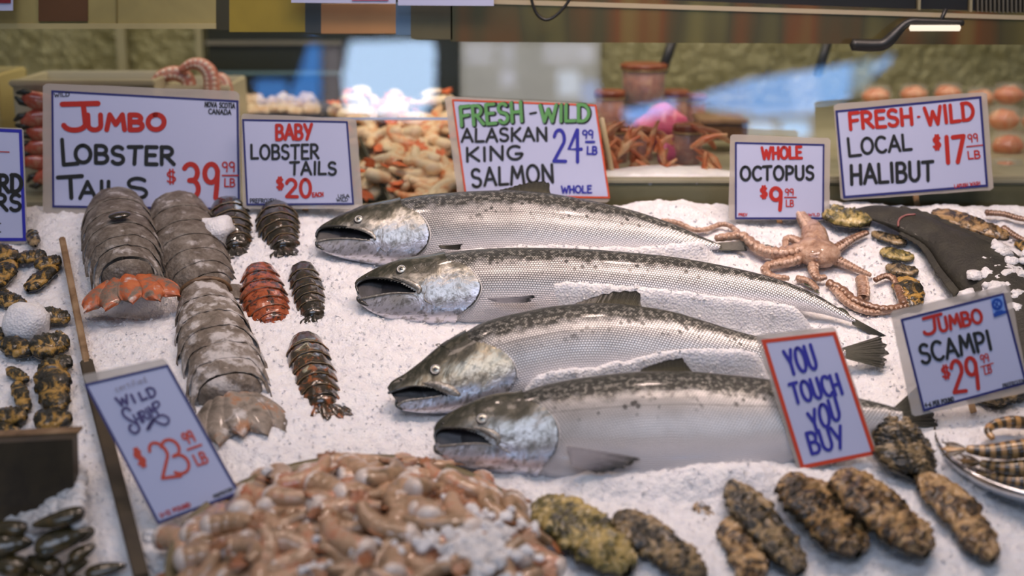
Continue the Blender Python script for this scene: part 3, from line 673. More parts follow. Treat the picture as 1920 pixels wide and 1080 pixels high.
sign('orange bordered sign reading fresh wild Alaskan king salmon 24.99 behind the farthest salmon', (1000, 384), [(833, 180), (1112, 195), (1143, 380), (858, 366)], [(847, 186), (1118, 196), (1144, 372), (872, 368)], 3.5, BORO, [
  ('FRESH', 866, 237, 981, 228, 36, BLK, 9, dict(jit=0)), ('WILD', 1015, 229, 1106, 228, 31, BLK, 9, dict(jit=0)), ('FRESH', 864, 236, 979, 227, 36, GRN, 6, dict(jit=0, off=.0003)), ('WILD', 1013, 228, 1104, 227, 31, GRN, 6, dict(jit=0, off=.0003)),
  ('|', 994, 213, 1005, 211, 0, BLK, 4), ('ALASKAN', 866, 266, 1026, 263, 24, BLK, 5), ('KING', 875, 303, 978, 298, 25, BLK, 5.2), ('SALMON', 886, 350, 1038, 341, 33, BLK, 5.5),
  ('24', 1038, 303, 1090, 303, 60, BLU, 6.5), ('99', 1092, 259, 1112, 259, 15, BLU, 3), ('|', 1099, 266, 1114, 266, 0, BLU, 4.5), ('LB', 1101, 289, 1119, 289, 14, BLU, 3.4), ('WHOLE', 1053, 362, 1109, 361, 13, BLU, 3.2)], lean=10, stick=((1000, 365), (1000, 392), 9))
sign('small square sign reading whole octopus 9.99 standing over the octopus', (1462, 432), [(1369, 252), (1557, 259), (1555, 413), (1366, 413)], [(1378, 266), (1546, 270), (1545, 411), (1378, 411)], 3.5, BORD, [
  ('WHOLE', 1429, 298, 1503, 296, 21, RED, 5.5), ('OCTOPUS', 1389, 338, 1525, 336, 25, BLK, 5.2), ('$', 1426, 372, 1439, 371, 22, RED, 4), ('9', 1445, 394, 1466, 394, 41, RED, 7.5), ('99', 1472, 366, 1488, 366, 12, RED, 2.2),
  ('|', 1471, 370, 1493, 370, 0, RED, 2.2), ('LB', 1474, 387, 1488, 387, 12, RED, 2.2), ('PREV', 1385, 405, 1401, 405, 5, RED, 1.3), ('WILD', 1516, 405, 1537, 405, 5, RED, 1.3)], lean=10, stick=((1461, 408), (1463, 440), 10))
sign('large tilted sign reading fresh wild local halibut 17.99 above the dark fish', (1722, 396), [(1563, 195), (1850, 172), (1863, 356), (1577, 376)], [(1566, 207), (1840, 180), (1853, 350), (1581, 372)], 4.5, BORD, [
  ('FRESH', 1594, 242, 1711, 233, 30, RED, 7), ('|', 1721, 219, 1724, 219, 0, RED, 4), ('WILD', 1737, 234, 1826, 224, 32, RED, 7), ('L', 1592, 293, 1614, 291, 34, BLK, 5.5), ('OCAL', 1616, 288, 1709, 281, 29, BLK, 5.5), ('HALIBUT', 1596, 345, 1750, 337, 35, BLK, 6.5),
  ('$', 1750, 280, 1764, 279, 26, RED, 4.5), ('17', 1774, 305, 1809, 303, 48, RED, 8.5), ('99', 1816, 267, 1834, 265, 15, RED, 2.5), ('|', 1813, 275, 1842, 272, 0, RED, 2.5), ('LB', 1816, 298, 1838, 296, 14, RED, 3), ('LAPUSH WASH', 1790, 352, 1838, 346, 6, RED, 1.4)], lean=10, stick=((1716, 360), (1722, 400), 11))
cx, cy = 1869.5, 570.5
swirl = []
sg6 = sign('blue bordered sign with round blue emblem reading jumbo scampi 29.99', (1832, 808), [(1669, 584), (1892, 533), (1930, 735), (1711, 781)], [(1688, 598), (1882, 549), (1926, 719), (1731, 772)], 4.5, BORD, [
  ('J', 1732, 629, 1762, 622, 32, RED, 6.5, dict(up=(-.06, -1))), ('UMBO', 1763, 622, 1843, 603, 25, RED, 6), ('SCAMPI', 1729, 681, 1860, 654, 35, BLK, 6.2), ('$', 1768, 711, 1783, 708, 25, RED, 3.8, dict(up=(-.2, -1))),
  ('29', 1789, 737, 1838, 729, 60, RED, 7.5, dict(up=(-.16, -1))), ('99', 1840, 681, 1855, 677, 15, RED, 2.4, dict(up=(-.2, -1))), ('|', 1839, 688, 1862, 681, 0, RED, 2.4), ('LB', 1847, 702, 1860, 698, 14, RED, 2.4, dict(up=(-.2, -1))),
  ('4-6 PER POUND', 1735, 764, 1789, 752, 8, BLK, 1.9), ('PREFROZEN', 1881, 727, 1921, 717, 7, BLK, 1.4),
  ('#', 0, 0, 0, 0, 0, STK, 0, dict(pts=[(1857, 560), (1880, 554), (1885, 584), (1863, 592)])),
  ('#', 0, 0, 0, 0, 0, LBL, 0, dict(off=.0002, pts=[(cx + 10.5 * math.cos(R(a)), cy + 11.5 * math.sin(R(a))) for a in range(0, 360, 15)])),
  ('#', 0, 0, 0, 0, 0, STK, 0, dict(off=.0004, pts=[(cx + 5.6 * math.cos(R(a)), cy + 6.2 * math.sin(R(a))) for a in range(0, 360, 15)])),
  ('~', 0, 0, 0, 0, 0, LBL, 2.6, dict(pts=[(cx - 5, cy - 3), (cx - 1, cy - 1), (cx + 2, cy + 3), (cx + 5, cy + 3)])), ('~', 0, 0, 0, 0, 0, LBL, 2.6, dict(pts=[(cx + 1, cy - 6), (cx, cy - 1), (cx - 2, cy + 2), (cx - 2, cy + 6)])),
  ('#', 0, 0, 0, 0, 0, LBL, 0, dict(off=.0003, pts=[(1862, 588), (1886, 582), (1887, 587), (1864, 595)])), ('#', 0, 0, 0, 0, 0, LBL, 0, dict(off=.0002, pts=[(1866, 584), (1880, 581), (1881, 585), (1866, 589)]))], lean=14, stick=((1815, 735), (1834, 803), 12), up=(-.22, -1))
sign('tall red bordered sign warning you touch you buy, leaning over nearest salmon', (1568, 884), [(1416, 628), (1566, 612), (1646, 850), (1497, 884)], [(1427, 637), (1567, 621), (1643, 852), (1502, 880)], 7.5, ORR, [
  ('YOU', 1482, 703, 1534, 690, 46, BLU, 6.5), ('TOUCH', 1490, 757, 1580, 737, 38, BLU, 6.5), ('YOU', 1526, 816, 1577, 783, 42, BLU, 6.5, dict(up=(-.28, -1))), ('BUy', 1522, 851, 1587, 837, 40, BLU, 6.5)], lean=20, stick=((1560, 850), (1570, 890), 9), up=(-.30, -1))
sign('blue bordered sign with violet wild shrimp logo and 23.99, leaning by the shrimp platter', (318, 1018), [(153, 703), (309, 671), (451, 925), (295, 984)], [(157, 720), (315, 683), (450, 925), (296, 983)], 5, BORD, [
  ('certified', 218, 735, 276, 716, 12, GRY, 1.3), ('W', 224, 762, 244, 756, 17, VIO, 5), ('I', 250, 755, 256, 753, 16, VIO, 5), ('L', 266, 751, 276, 747, 15, VIO, 5), ('D', 282, 746, 294, 740, 18, VIO, 4.5),
  ('~', 0, 0, 0, 0, 0, VIO, 4.5, dict(pts=[(244, 769), (236, 764), (229, 770), (233, 780), (244, 788), (257, 795), (261, 805), (254, 812), (245, 808), (242, 800), (246, 797)])),
  ('HRIM', 258, 796, 297, 776, 20, VIO, 3.8), ('P', 294, 775, 305, 768, 20, VIO, 3.8), ('~', 0, 0, 0, 0, 0, VIO, 4, dict(pts=[(276, 805), (284, 791), (292, 783), (304, 778), (315, 783), (316, 791), (309, 796), (298, 793), (290, 788)])), ('~', 0, 0, 0, 0, 0, VIO, 7, dict(pts=[(278, 803), (283, 794), (288, 787)])),
  ('$', 263, 877, 277, 872, 36, RED if 0 else ORR, 5), ('2', 304, 898, 338, 893, 74, ORR, 6), ('3', 331, 892, 362, 880, 70, ORR, 6), ('99', 349, 833, 367, 826, 22, ORR, 4), ('|', 352, 843, 377, 834, 0, ORR, 4.5), ('LB', 371, 873, 391, 866, 22, ORR, 4),
  ('U-12 POUND', 302, 970, 358, 949, 8, RED, 2.2), ('PREFROZEN', 402, 934, 437, 919, 6, BLK, 1.5)], lean=28, up=(-.46, -.888), stick=((373, 945), (392, 1012), 9))
sign('blue bordered sign cut by the frame above the small left oysters', (18, 462), [(-160, 232), (44, 240), (52, 456), (-160, 462)], [(-160, 234), (41, 243), (49, 452), (-158, 452)], 6, plain('border_bright_blue', (.035, .035, .42), .4), [
  ('RD', -2, 359, 40, 360, 31, BLK, 8), ('RS', -8, 394, 38, 394, 30, BLK, 7), ('|', -40, 283, 17, 285, 0, RED, 2), ('|', -20, 419, 1, 419, 0, BLK, 2.4), ('|', -20, 435, 1, 435, 0, BLK, 2.4)], lean=10, stick=((10, 450), (10, 470), 9))
# ---------------------------------------------------------------- lobster tails
def shell(name, cs, scale, rough, coat, bump=.35, lo=.40, hi=.62, dist=.0012, frost=None):
    m = M(name, cs[0], rough, 0, Coat_Weight=coat, Coat_Roughness=.1); v = m.coord()
    f = m.noise(v, scale, 5, .65, .5); c = m.ramp(f, [(lo + (hi - lo) * i / (len(cs) - 1), x) for i, x in enumerate(cs)])
    if frost:
        g = m.noise(v, 38, 4, .6); ge = m.n('ShaderNodeNewGeometry').outputs['Normal']; up = m.n('ShaderNodeSeparateXYZ', {0: ge}).outputs[2]
        c = m.mix(m.math('MULTIPLY', m.sstep(g, frost[0], frost[1]), m.sstep(up, -.2, .7)), c, (.58, .55, .53))
    m.link(c, 'Base Color'); m.bump(m.math('ADD', m.noise(v, scale * 1.5, 4, .65), m.math('MULTIPLY', m.vor(v, scale * 4), .35)), bump, dist); return m.m
GREY1 = shell('frosted_shell', [(.075, .055, .038), (.155, .128, .10), (.25, .22, .185)], 60, .62, .05, .8, .32, .66, .003, (.56, .74))
GREY2 = shell('frosted_shell_pale', [(.10, .076, .055), (.20, .165, .13), (.31, .275, .24)], 45, .62, .05, .8, .32, .66, .004, (.48, .62))
FANR = shell('orange_fan', [(.09, .07, .05), (.20, .14, .10), (.46, .10, .025), (.52, .14, .04)], 36, .45, .25, .5, .34, .60, .002, (.58, .72))
DARKS = shell('dark_shell', [(.018, .016, .009), (.035, .026, .014), (.13, .055, .022)], 85, .22, .9, .35, .40, .75)
REDS = shell('red_shell', [(.025, .016, .01), (.30, .062, .018), (.42, .10, .03)], 95, .24, .9, .4, .40, .60)
BROWNS = shell('brown_shell', [(.022, .017, .008), (.05, .03, .012), (.33, .10, .03)], 95, .22, .9, .35, .40, .66)
RIMB = mottled('shell_rim', (.10, .055, .025), (.20, .12, .06), 90, .4)
SEAM = plain('shell_seam', (.30, .20, .09), .35)
MEAT = mottled('lobster_meat', (.62, .55, .48), (.70, .62, .55), 50, .4)
def petal(base, d, s, n, L, W, th, cup=.15, nu=9, nv=9, r0=.25):
    V = []
    for side in (1, -1):
        for i in range(nu):
            a = i / (nu - 1); w_ = W * (r0 + (1 - r0) * math.sin(min(1, a / .75) * math.pi / 2)) * (math.sqrt(max(0, 1 - max(0, (a - .62) / .38) ** 2.4)) if a > .62 else 1)
            for j in range(nv):
                b = -1 + 2 * j / (nv - 1)
                V.append(base + d * (L * a * (1 - .10 * b * b)) + s * (w_ * b) + n * (side * th * (1.1 - a * .6) * (1 - .7 * b * b) - cup * W * b * b + .0006 * math.sin(b * 22) - .12 * L * a * a))
    k = nu * nv; F = [tuple(reversed(f)) for f in gridF(nu, nv)] + gridF(nu, nv, False, k)
    for j in range(nv - 1):
        a = (nu - 1) * nv; F += [(a + j, a + j + 1, k + a + j + 1, k + a + j), (j, k + j, k + j + 1, j + 1)]
    for i in range(nu - 1):
        F += [(i * nv, (i + 1) * nv, k + (i + 1) * nv, k + i * nv), (i * nv + nv - 1, k + i * nv + nv - 1, k + (i + 1) * nv + nv - 1, (i + 1) * nv + nv - 1)]
    return np.array(V), F
def lobster(label, ridge, mat, fanmat, group, h0=.0, h1=.0, Hf=.95, nseg=6, fan=(1, 1), spike=.5, rough=.0009, tw=1.0, fan_tilt=0, spread=1.0, rim=None, seam=None, na=30, stp=.05, gap=None):
    N_ = nseg * 10 + 1; q = spl(ridge, N_); C = []; W = []; H = []
    for i, (x, y, w_) in enumerate(q):
        wm = w_ * mm(plane(x, y)); hh = wm * Hf; k = i / (N_ - 1); P = ice(x, y, hh + h0 + (h1 - h0) * k); C.append(P - NI * hh); W.append(wm); H.append(hh)
    C = np.array(C); W = np.array(W); H = np.array(H); C = np.stack([np.convolve(np.r_[[C[0, k]] * 3, C[:, k], [C[-1, k]] * 3], np.ones(7) / 7, 'valid') for k in range(3)], 1)
    T = np.gradient(C, axis=0); T /= np.linalg.norm(T, axis=1, keepdims=True)
    root = thing('lobster_tail', label, 'lobster tail', C[N_ // 2], group)
    th = np.linspace(-R(97), R(97), na); seedo = random.uniform(0, 50); step = np.linalg.norm(C[-1] - C[0]) / nseg
    for k in range(nseg):
        V = []; nj = 10
        i0, i1 = k * 10, min(N_ - 1, (k + 1) * 10 + 2)
        prof = [(-.14, 1 - 1.6 * stp), (0, 1 - 1.1 * stp), (.2, 1 - .3 * stp), (.45, 1 + .1 * stp), (.7, 1 + .3 * stp), (.9, 1 + .45 * stp), (1.04, 1 + .4 * stp), (1.10, 1 + .1 * stp), (1.10, 1 - .5 * stp), (1.0, 1 - stp)]
        for f, sc in prof:
            x = np.clip(i0 + f * 10, 0, N_ - 1); ia = int(x); ib = min(N_ - 1, ia + 1); fr = x - ia
            c = C[ia] * (1 - fr) + C[ib] * fr; t = nrm(T[ia]); s = nrm(np.cross(t, NI)); u = nrm(np.cross(s, t)); w_ = W[ia] * (1 - fr) + W[ib] * fr; h_ = H[ia] * (1 - fr) + H[ib] * fr
            if x >= N_ - 1.001 and f * 10 + i0 > N_ - 1: c = c + t * step * (i0 + f * 10 - (N_ - 1)) / 10
            if x <= 0 and f < 0: c = c + t * step * f
            for a in th:
                e = max(0, (abs(a) - R(48)) / R(49)); sh = spike * step * e ** 1.3 * (1.25 if f < .5 else 1.0); ff = 0
                if e > 0: # pinch the side lobe to a backward point
                    ff = (.62 - f) * step * e ** 1.6 * .85
                p = c + s * (w_ * sc * math.sin(a) * (1 + .10 * e)) + u * (h_ * sc * math.cos(a)) + t * (sh + ff)
                nz = fb(p + seedo, 60) * rough * 1.5 + fb(p + seedo, 190, 2) * rough
                V.append(p + nrm(s * math.sin(a) + u * math.cos(a)) * nz)
        mk('shell_segment', V, gridF(len(prof), na), mat, root)
        if seam is not None and k < nseg - 1:
            pts = [V[6 * na + j] + (nrm(V[6 * na + j] - V[1 * na + j]) * .0002) for j in range(3, na - 3)]
            v_, f_ = tube(pts, W[i1] * .018, 5); mk('shell_edge', v_, f_, seam, root)
    # cut front end
    t = T[0]; s = nrm(np.cross(t, NI)); u = nrm(np.cross(s, t)); c = C[0] - t * step * .10
    V = [c + (s * W[0] * .9 * math.sin(a) + u * H[0] * .9 * math.cos(a)) * r_ - t * .006 * (1 - r_ * r_) for r_ in (1, .7, .35, .02) for a in th]
    mk('tail_meat', V, gridF(4, na), MEAT, root)
    if rim is not None:
        V, F = tube([C[0] - t * step * .10 + s * W[0] * .96 * math.sin(a) + u * H[0] * .96 * math.cos(a) for a in th], W[0] * rim, 8); mk('shell_rim', V, F, RIMB, root)
    if gap is not None:
        for (x, y, a_, b_) in gap:
            k = int(np.argmin(np.abs(q[:, 1] - y))); P = ice(x, y, H[k] + .007 + (h0 + h1) / 2); V, F = ell(P, (NI, nrm(np.cross(T[k], NI)), T[k]), .004, a_ * mm(P), b_ * mm(P) / .55, 20, 10); mk('shell_gap', V, F, DARKS, root)
    # tail fan
    t = nrm(T[-1] - NI * (T[-1] @ NI) * .6 + NI * math.sin(R(fan_tilt))); s = nrm(np.cross(t, NI)); u = nrm(np.cross(s, t)); b = C[-1] + t * step * .35 + u * H[-1] * .42
    V = [C[-1] + t * step * (.15 + .62 * math.sqrt(max(0, 1 - r_ * r_))) + (s * W[-1] * .96 * math.sin(a) + u * H[-1] * .96 * math.cos(a)) * r_ for r_ in (1, .97, .9, .78, .6, .35, .02) for a in th]; mk('end_segment', V, [tuple(reversed(f)) for f in gridF(7, na)], mat, root)
    L, wd = step * 2.6 * fan[0], W[-1] * .44 * fan[1]
    for ang, off, z, lf in ((-38, -.55, -.10, 1.0), (38, .55, -.10, 1.0), (-20, -.32, .03, 1.02), (20, .32, .03, 1.02), (0, 0, .12, .98)):
        ang = ang * spread; off = off * (.6 + .4 * spread); d = nrm(t * math.cos(R(ang)) + s * math.sin(R(ang))); d2 = nrm(np.cross(u, d)); V, F = petal(b + s * W[-1] * off + u * H[-1] * (z - .12 * abs(off)), d, d2, u, L * lf, wd, .0016)
        mk('telson' if ang == 0 else 'tail_flap', V, F, fanmat, root)
    return root
JG, BG = 'jumbo lobster tails', 'baby lobster tails'
lobster('grey frosted jumbo lobster tail with orange tail fan, leftmost of the three', [(211, 352, 52), (213, 378, 60), (218, 410, 63), (223, 436, 62), (229, 460, 57), (233, 482, 49)], GREY1, FANR, JG, h0=.006, h1=.028, Hf=.80, fan=(.74, 1.02), spike=1.0, stp=.03, gap=[(224, 404, 21, 7)], fan_tilt=-4, spread=.95)
lobster('grey frosted jumbo lobster tail behind another, its front under the price sign', [(326, 356, 52), (333, 385, 60), (344, 420, 63), (357, 455, 62), (370, 488, 58), (382, 510, 50)], GREY1, GREY1, JG, h0=.004, h1=-.006, Hf=.80, fan=(.5, .9), spike=.6, stp=.03)
lobster('snow dusted grey jumbo lobster tail with brown rimmed cut end, nearest of the three', [(380, 522, 48), (387, 560, 60), (398, 605, 68), (410, 640, 68), (418, 672, 67), (425, 698, 62)], GREY2, shell('pale_fan', [(.08, .065, .045), (.20, .165, .13), (.30, .25, .20), (.36, .17, .08)], 34, .5, .2, .6, .34, .62, .002, (.56, .72)), JG, h0=.002, h1=.0, Hf=.74, fan=(.92, 1.05), spread=.55, spike=1.0, rim=.10, rough=.0014, stp=.03)
lobster('small near black baby lobster tail next to the grey tails, by a lump of ice', [(423, 364, 32), (428, 385, 37), (434, 410, 35), (440, 432, 30), (443, 447, 26)], DARKS, DARKS, BG, h0=-.002, h1=-.006, Hf=.95, fan=(.55, .9), seam=SEAM)
lobster('small dark brown baby lobster tail in front of the baby lobster tails sign', [(515, 370, 33), (518, 390, 38), (523, 412, 35), (529, 432, 29), (533, 448, 26)], DARKS, DARKS, BG, h0=-.002, h1=-.006, Hf=.95, fan=(.55, .9), seam=SEAM)
lobster('orange red baby lobster tail with black bands beside the nearest grey tail', [(484, 488, 30), (487, 508, 38), (492, 535, 44), (500, 562, 42), (508, 585, 32)], REDS, REDS, BG, h0=-.004, h1=-.008, Hf=.80, fan=(.4, .9), seam=RIMB)
lobster('thin dark baby lobster tail standing right of the orange red one', [(565, 488, 24), (570, 508, 29), (577, 532, 29), (583, 556, 28), (588, 576, 24)], DARKS, DARKS, BG, h0=-.003, h1=-.006, Hf=.85, fan=(.45, .9), seam=SEAM)
lobster('glossy brown baby lobster tail with orange flecks, nearest of the small ones', [(570, 620, 30), (575, 645, 38), (585, 678, 38), (594, 710, 36), (602, 738, 29)], BROWNS, BROWNS, BG, h0=-.003, h1=-.005, Hf=.85, fan=(.6, .9), seam=SEAM)
# ---------------------------------------------------------------- oysters, mussels
def oyster_mat(name, c1, c2, c3, scale=48, rough=.33, lo=.42, hi=.575):
    m = M(name, c1, rough, 0, Coat_Weight=.5, Coat_Roughness=.15); v = m.coord()
    f = m.noise(v, scale, 5, .68, 1.2); g = m.noise(v, scale * .35, 3, .6)
    c = m.ramp(m.math('ADD', m.math('MULTIPLY', f, .75), m.math('MULTIPLY', g, .25)), [(lo, c1), (lo + (hi - lo) * .38, c2), (lo + (hi - lo) * .7, c3), (hi + .06, tuple(min(1, x * 1.5 + .03) for x in c3))])
    m.link(c, 'Base Color'); m.bump(m.math('ADD', f, m.math('MULTIPLY', m.noise(v, scale * 3, 3, .6), .5)), .9, .004); return m.m
OYB = oyster_mat('oyster_brown', (.009, .008, .004), (.070, .040, .014), (.33, .20, .075))
OYG = oyster_mat('oyster_green', (.018, .017, .005), (.13, .11, .022), (.40, .30, .10), 44)
OYD = oyster_mat('oyster_dark', (.008, .008, .005), (.036, .028, .012), (.26, .18, .08), 50)
OYT = oyster_mat('oyster_tan', (.012, .009, .004), (.13, .070, .024), (.41, .26, .11), 46)
OYY = oyster_mat('oyster_yellow', (.010, .010, .005), (.030, .025, .010), (.42, .24, .045), 55, .3, .42, .60)
OYU = oyster_mat('oyster_underside', (.015, .014, .009), (.035, .030, .018), (.10, .08, .04), 90)
def oyster(label, A, B, hw, mat, group, h=.010, roll=0, skew=0.0, up=.34, peak=.60, seed=None, name='oyster', rid=8, na=84, nt=32, pitch=0, cat='oyster'):
    """A umbo pixel, B far lip pixel, hw half width in pixels"""
    a3 = ice(*A, h); b3 = ice(*B, h); T = nrm(b3 - a3); L = np.linalg.norm(b3 - a3); c = (a3 + b3) / 2; W = hw * mm(c) * 1.0
    n = NI; s = nrm(np.cross(n, T)); n = nrm(n * math.cos(R(roll)) + s * math.sin(R(roll))); s = nrm(np.cross(n, T))
    T2 = nrm(T * math.cos(R(pitch)) + n * math.sin(R(pitch))); n = nrm(np.cross(T2, s)); T = T2; a3 = c - T * L / 2
    root = thing(name, label, cat, c, group); sd = random.uniform(0, 99) if seed is None else seed
    def pt(a, th, top):
        wid = (math.sin(math.pi * min(1, a ** .72)) ** .75 if a < peak ** 1.0 else math.sqrt(max(0, 1 - ((a - peak) / (1.0 - peak)) ** 2.3)) * math.sin(math.pi * peak ** .72) ** .75) * .97 + .03
        wid *= 1 + .24 * mnoise.noise(Vector((a * 6 + sd, math.copysign(1, math.cos(th)) * 2, sd))) + .10 * mnoise.noise(Vector((a * 19 + sd, math.copysign(1, math.cos(th)) * 2, sd)))
        x = math.cos(th); z = abs(math.sin(th)) ** .8
        r_ = a * rid + .8 * mnoise.noise(Vector((a * 5, x * 3.1, sd + 3))) - 1.0 * x * x; saw = r_ - math.floor(r_)
        p = a3 + T * (a * L) + s * (W * wid * (x + skew * math.sin(a * math.pi)))
        hh = (up if top else up * .75) * W * z * (wid ** .6)
        hh += W * .17 * saw ** 1.6 * z ** .5 * (1 if top else .4) * (.5 + a) + W * .05 * math.sin(x * 11 + 4 * mnoise.noise(Vector((a * 5, x * 2, sd)))) * a * z
        nz = W * (.05 * fb(p + sd, 60) + .05 * fb(p + sd, 200, 3)); e = W * .15 * saw ** 2 * abs(x) ** 4
        return p + n * ((1 if top else -1) * hh + nz) + s * (math.copysign(e, x) + .6 * nz)
    for top, nm, mt in ((True, 'upper_shell', mat), (False, 'lower_shell', OYU)):
        V = [pt(.002 + .996 * i / (na - 1), math.pi * j / (nt - 1), top) - (0 if top else 1) * n * W * .05 for i in range(na) for j in range(nt)]
        F = gridF(na, nt); F = F if top else [tuple(reversed(f)) for f in F]
        mk(nm, V, F, mt, root)
    return root
OG = 'rock oysters in the front ice'
oyster('broad yellow green oyster at left end of the front row', (1014, 938), (1180, 1072), 62, OYG, OG, .012, 8, seed=2.2)
oyster('dark knobbly oyster touching the yellow green one on its right', (1158, 962), (1318, 1086), 46, OYD, OG, .010, 10, seed=8.1, rid=11)
oyster('small round oyster at bottom edge between two rows of ice specks', (1378, 968), (1412, 1092), 38, OYT, OG, .008, 0, seed=4.4)
oyster('long dark oyster with pale ice on its upper half, right of the small round one', (1368, 902), (1500, 1074), 44, OYD, OG, .012, 12, seed=5.1)
oyster('brown oyster with dark green underside, left of the largest brown one', (1478, 892), (1610, 1040), 62, OYB, OG, .014, 14, seed=6.3)
oyster('largest tan brown oyster below the red bordered warning sign', (1572, 886), (1738, 1040), 62, OYT, OG, .018, 14, seed=7.7)
oyster('long slender striped brown oyster near the steel tray rim', (1728, 888), (1862, 1050), 42, OYT, OG, .014, 4, skew=.25, seed=3.9, rid=6)
oyster('knobbly olive oyster standing upright in ice below the scampi sign', (1712, 892), (1676, 792), 58, OYG if 0 else OYD, OG, .016, -16, peak=.66, seed=9.4, rid=12)
oyster('tiny neck of shell joining the olive oyster and the slender one', (1752, 912), (1698, 868), 17, OYB, OG, .012, 0, seed=1.4, na=20, nt=14)
oyster('mostly buried oyster, only dark specks above the front ice', (1300, 945), (1352, 968), 20, OYB, OG, -.0045, 0, seed=1.9, na=20, nt=14)
oyster('buried speckled oyster peeking out beside the dark knobbly one', (1330, 968), (1296, 1020), 18, OYB, OG, -.0055, 0, seed=2.9, na=20, nt=14)
RG = 'oysters among the octopus'
oyster('yellow brown oyster under the octopus sign corner', (1540, 395), (1632, 420), 30, OYG, RG, .014, 0, seed=5.5, na=24, nt=16)
oyster('dark weedy oyster right of the octopus arms, highest of three', (1634, 436), (1700, 458), 14, OYD, RG, .006, 0, seed=6.6, na=22, nt=14)
oyster('flat greenish oyster right of the octopus, second of three down', (1650, 470), (1714, 486), 18, OYG, RG, .006, 0, seed=7.4, na=22, nt=14)
oyster('dark oyster right of the octopus, third of three down', (1660, 500), (1722, 512), 17, OYD, RG, .006, 0, seed=8.8, na=22, nt=14)
oyster('round yellow and black oyster above the scampi sign', (1698, 520), (1712, 578), 26, OYY, RG, .008, 0, seed=3.3, na=24, nt=16)
oyster('brown spiny oyster with orange tip behind the dark halibut', (1748, 396), (1892, 446), 24, OYB, RG, .014, 0, seed=2.1, na=26, nt=16)
oyster('small yellow oyster at right edge behind the halibut', (1905, 452), (1950, 476), 16, OYY, RG, .006, 0, seed=2.7, na=20, nt=14)
oyster('dark olive oyster half hidden behind the scampi sign', (1822, 742), (1935, 722), 36, OYD, RG, .010, 0, seed=4.8, na=24, nt=16)
# small oysters of the left compartment
LG = 'small black and yellow oysters on the left'
for i, (x0, y0, x1, y1, hw, h) in enumerate(((58, 432, 66, 462, 12, .012), (-20, 462, 28, 492, 24, .012), (28, 486, 88, 478, 17, .012), (18, 492, -8, 540, 24, .010), (64, 500, 116, 488, 20, .012), (52, 545, 104, 500, 20, .009),
        (-18, 556, 50, 572, 18, .008), (70, 588, 132, 598, 18, .009), (72, 575, 80, 622, 9, .006), (-14, 640, 8, 616, 12, .006), (6, 640, 60, 664, 22, .010), (58, 662, 128, 636, 30, .014), (72, 700, 134, 674, 22, .013), (92, 688, 112, 772, 30, .014), (64, 784, 134, 790, 27, .012),
        (14, 690, 52, 716, 13, .007), (30, 716, 50, 770, 15, .008), (-10, 778, 50, 784, 22, .010), (-20, 800, 34, 812, 18, .008), (-14, 575, 12, 545, 14, .006))):
    oyster(('small black yellow oyster, ' + ('just under the sign', 'at the frame edge below the cut sign', 'lying flat under the cut sign corner', 'second at the frame edge', 'touching the top of the wooden divider', 'with a bright yellow patch by the divider', 'at the frame edge above the snow lump', 'right of the snow lump', 'thin dark one touching the snow lump', 'tiny one left of the snow lump',
            'below the snow lump at left', 'large ribbed one below the snow lump', 'under the large ribbed one', 'tall ribbed one, biggest in the column', 'dark round one touching the end board', 'thin one in the inner column, upper', 'thin one in the inner column, lower', 'in the corner by the end board', 'lowest at the frame edge above the board', 'smallest at the frame edge near the top')[i]),
           (x0, y0), (x1, y1), hw, OYY if i % 4 else OYD if i == 8 or i == 0 else OYY, LG, h, random.uniform(-10, 10), seed=i * 3.7 + .4, na=22, nt=14, rid=7, up=.55)
MUS = M('mussel_shell', (.05, .04, .02), .22, 0, Coat_Weight=.8, Coat_Roughness=.1); v_ = MUS.coord()
MUS.link(MUS.ramp(MUS.noise(v_, 22, 4, .6, .6), [(.34, (.020, .017, .009)), (.52, (.060, .047, .018)), (.70, (.22, .125, .035))]), 'Base Color'); MUS.bump(MUS.noise(v_, 60, 3), .25, .001); MUS = MUS.m
def mussel(label, A, B, hw, h, roll):
    a3 = ice(*A, h); b3 = ice(*B, h); T = nrm(b3 - a3); L = np.linalg.norm(b3 - a3); c = (a3 + b3) / 2; W = hw * mm(c)
    s = nrm(np.cross(NI, T)); n = nrm(NI * math.cos(R(roll)) + s * math.sin(R(roll))); s = nrm(np.cross(n, T)); root = thing('mussel', label, 'mussel', c, 'heap of olive brown mussels')
    for sg, nm in ((1, 'upper_shell'), (-1, 'lower_shell')):
        V = []; na, nt = 24, 16
        for i in range(na):
            a = i / (na - 1); wd = (math.sin(math.pi * a ** .62)) ** .62 if 0 < a < 1 else 0; 
            for j in range(nt):
                t = math.pi * j / (nt - 1); z = math.sin(t) ** .85 if 0 < j < nt - 1 else 0
                V.append(a3 + T * a * L + s * W * (wd * math.cos(t) + .18 * math.sin(math.pi * a)) + n * sg * (W * .62 * wd ** .8 * z + W * .035 + W * .012 * math.sin(a * 34) * z))
        F = gridF(na, nt); mk(nm, V, F if sg > 0 else [tuple(reversed(f)) for f in F], MUS, root)
    return root
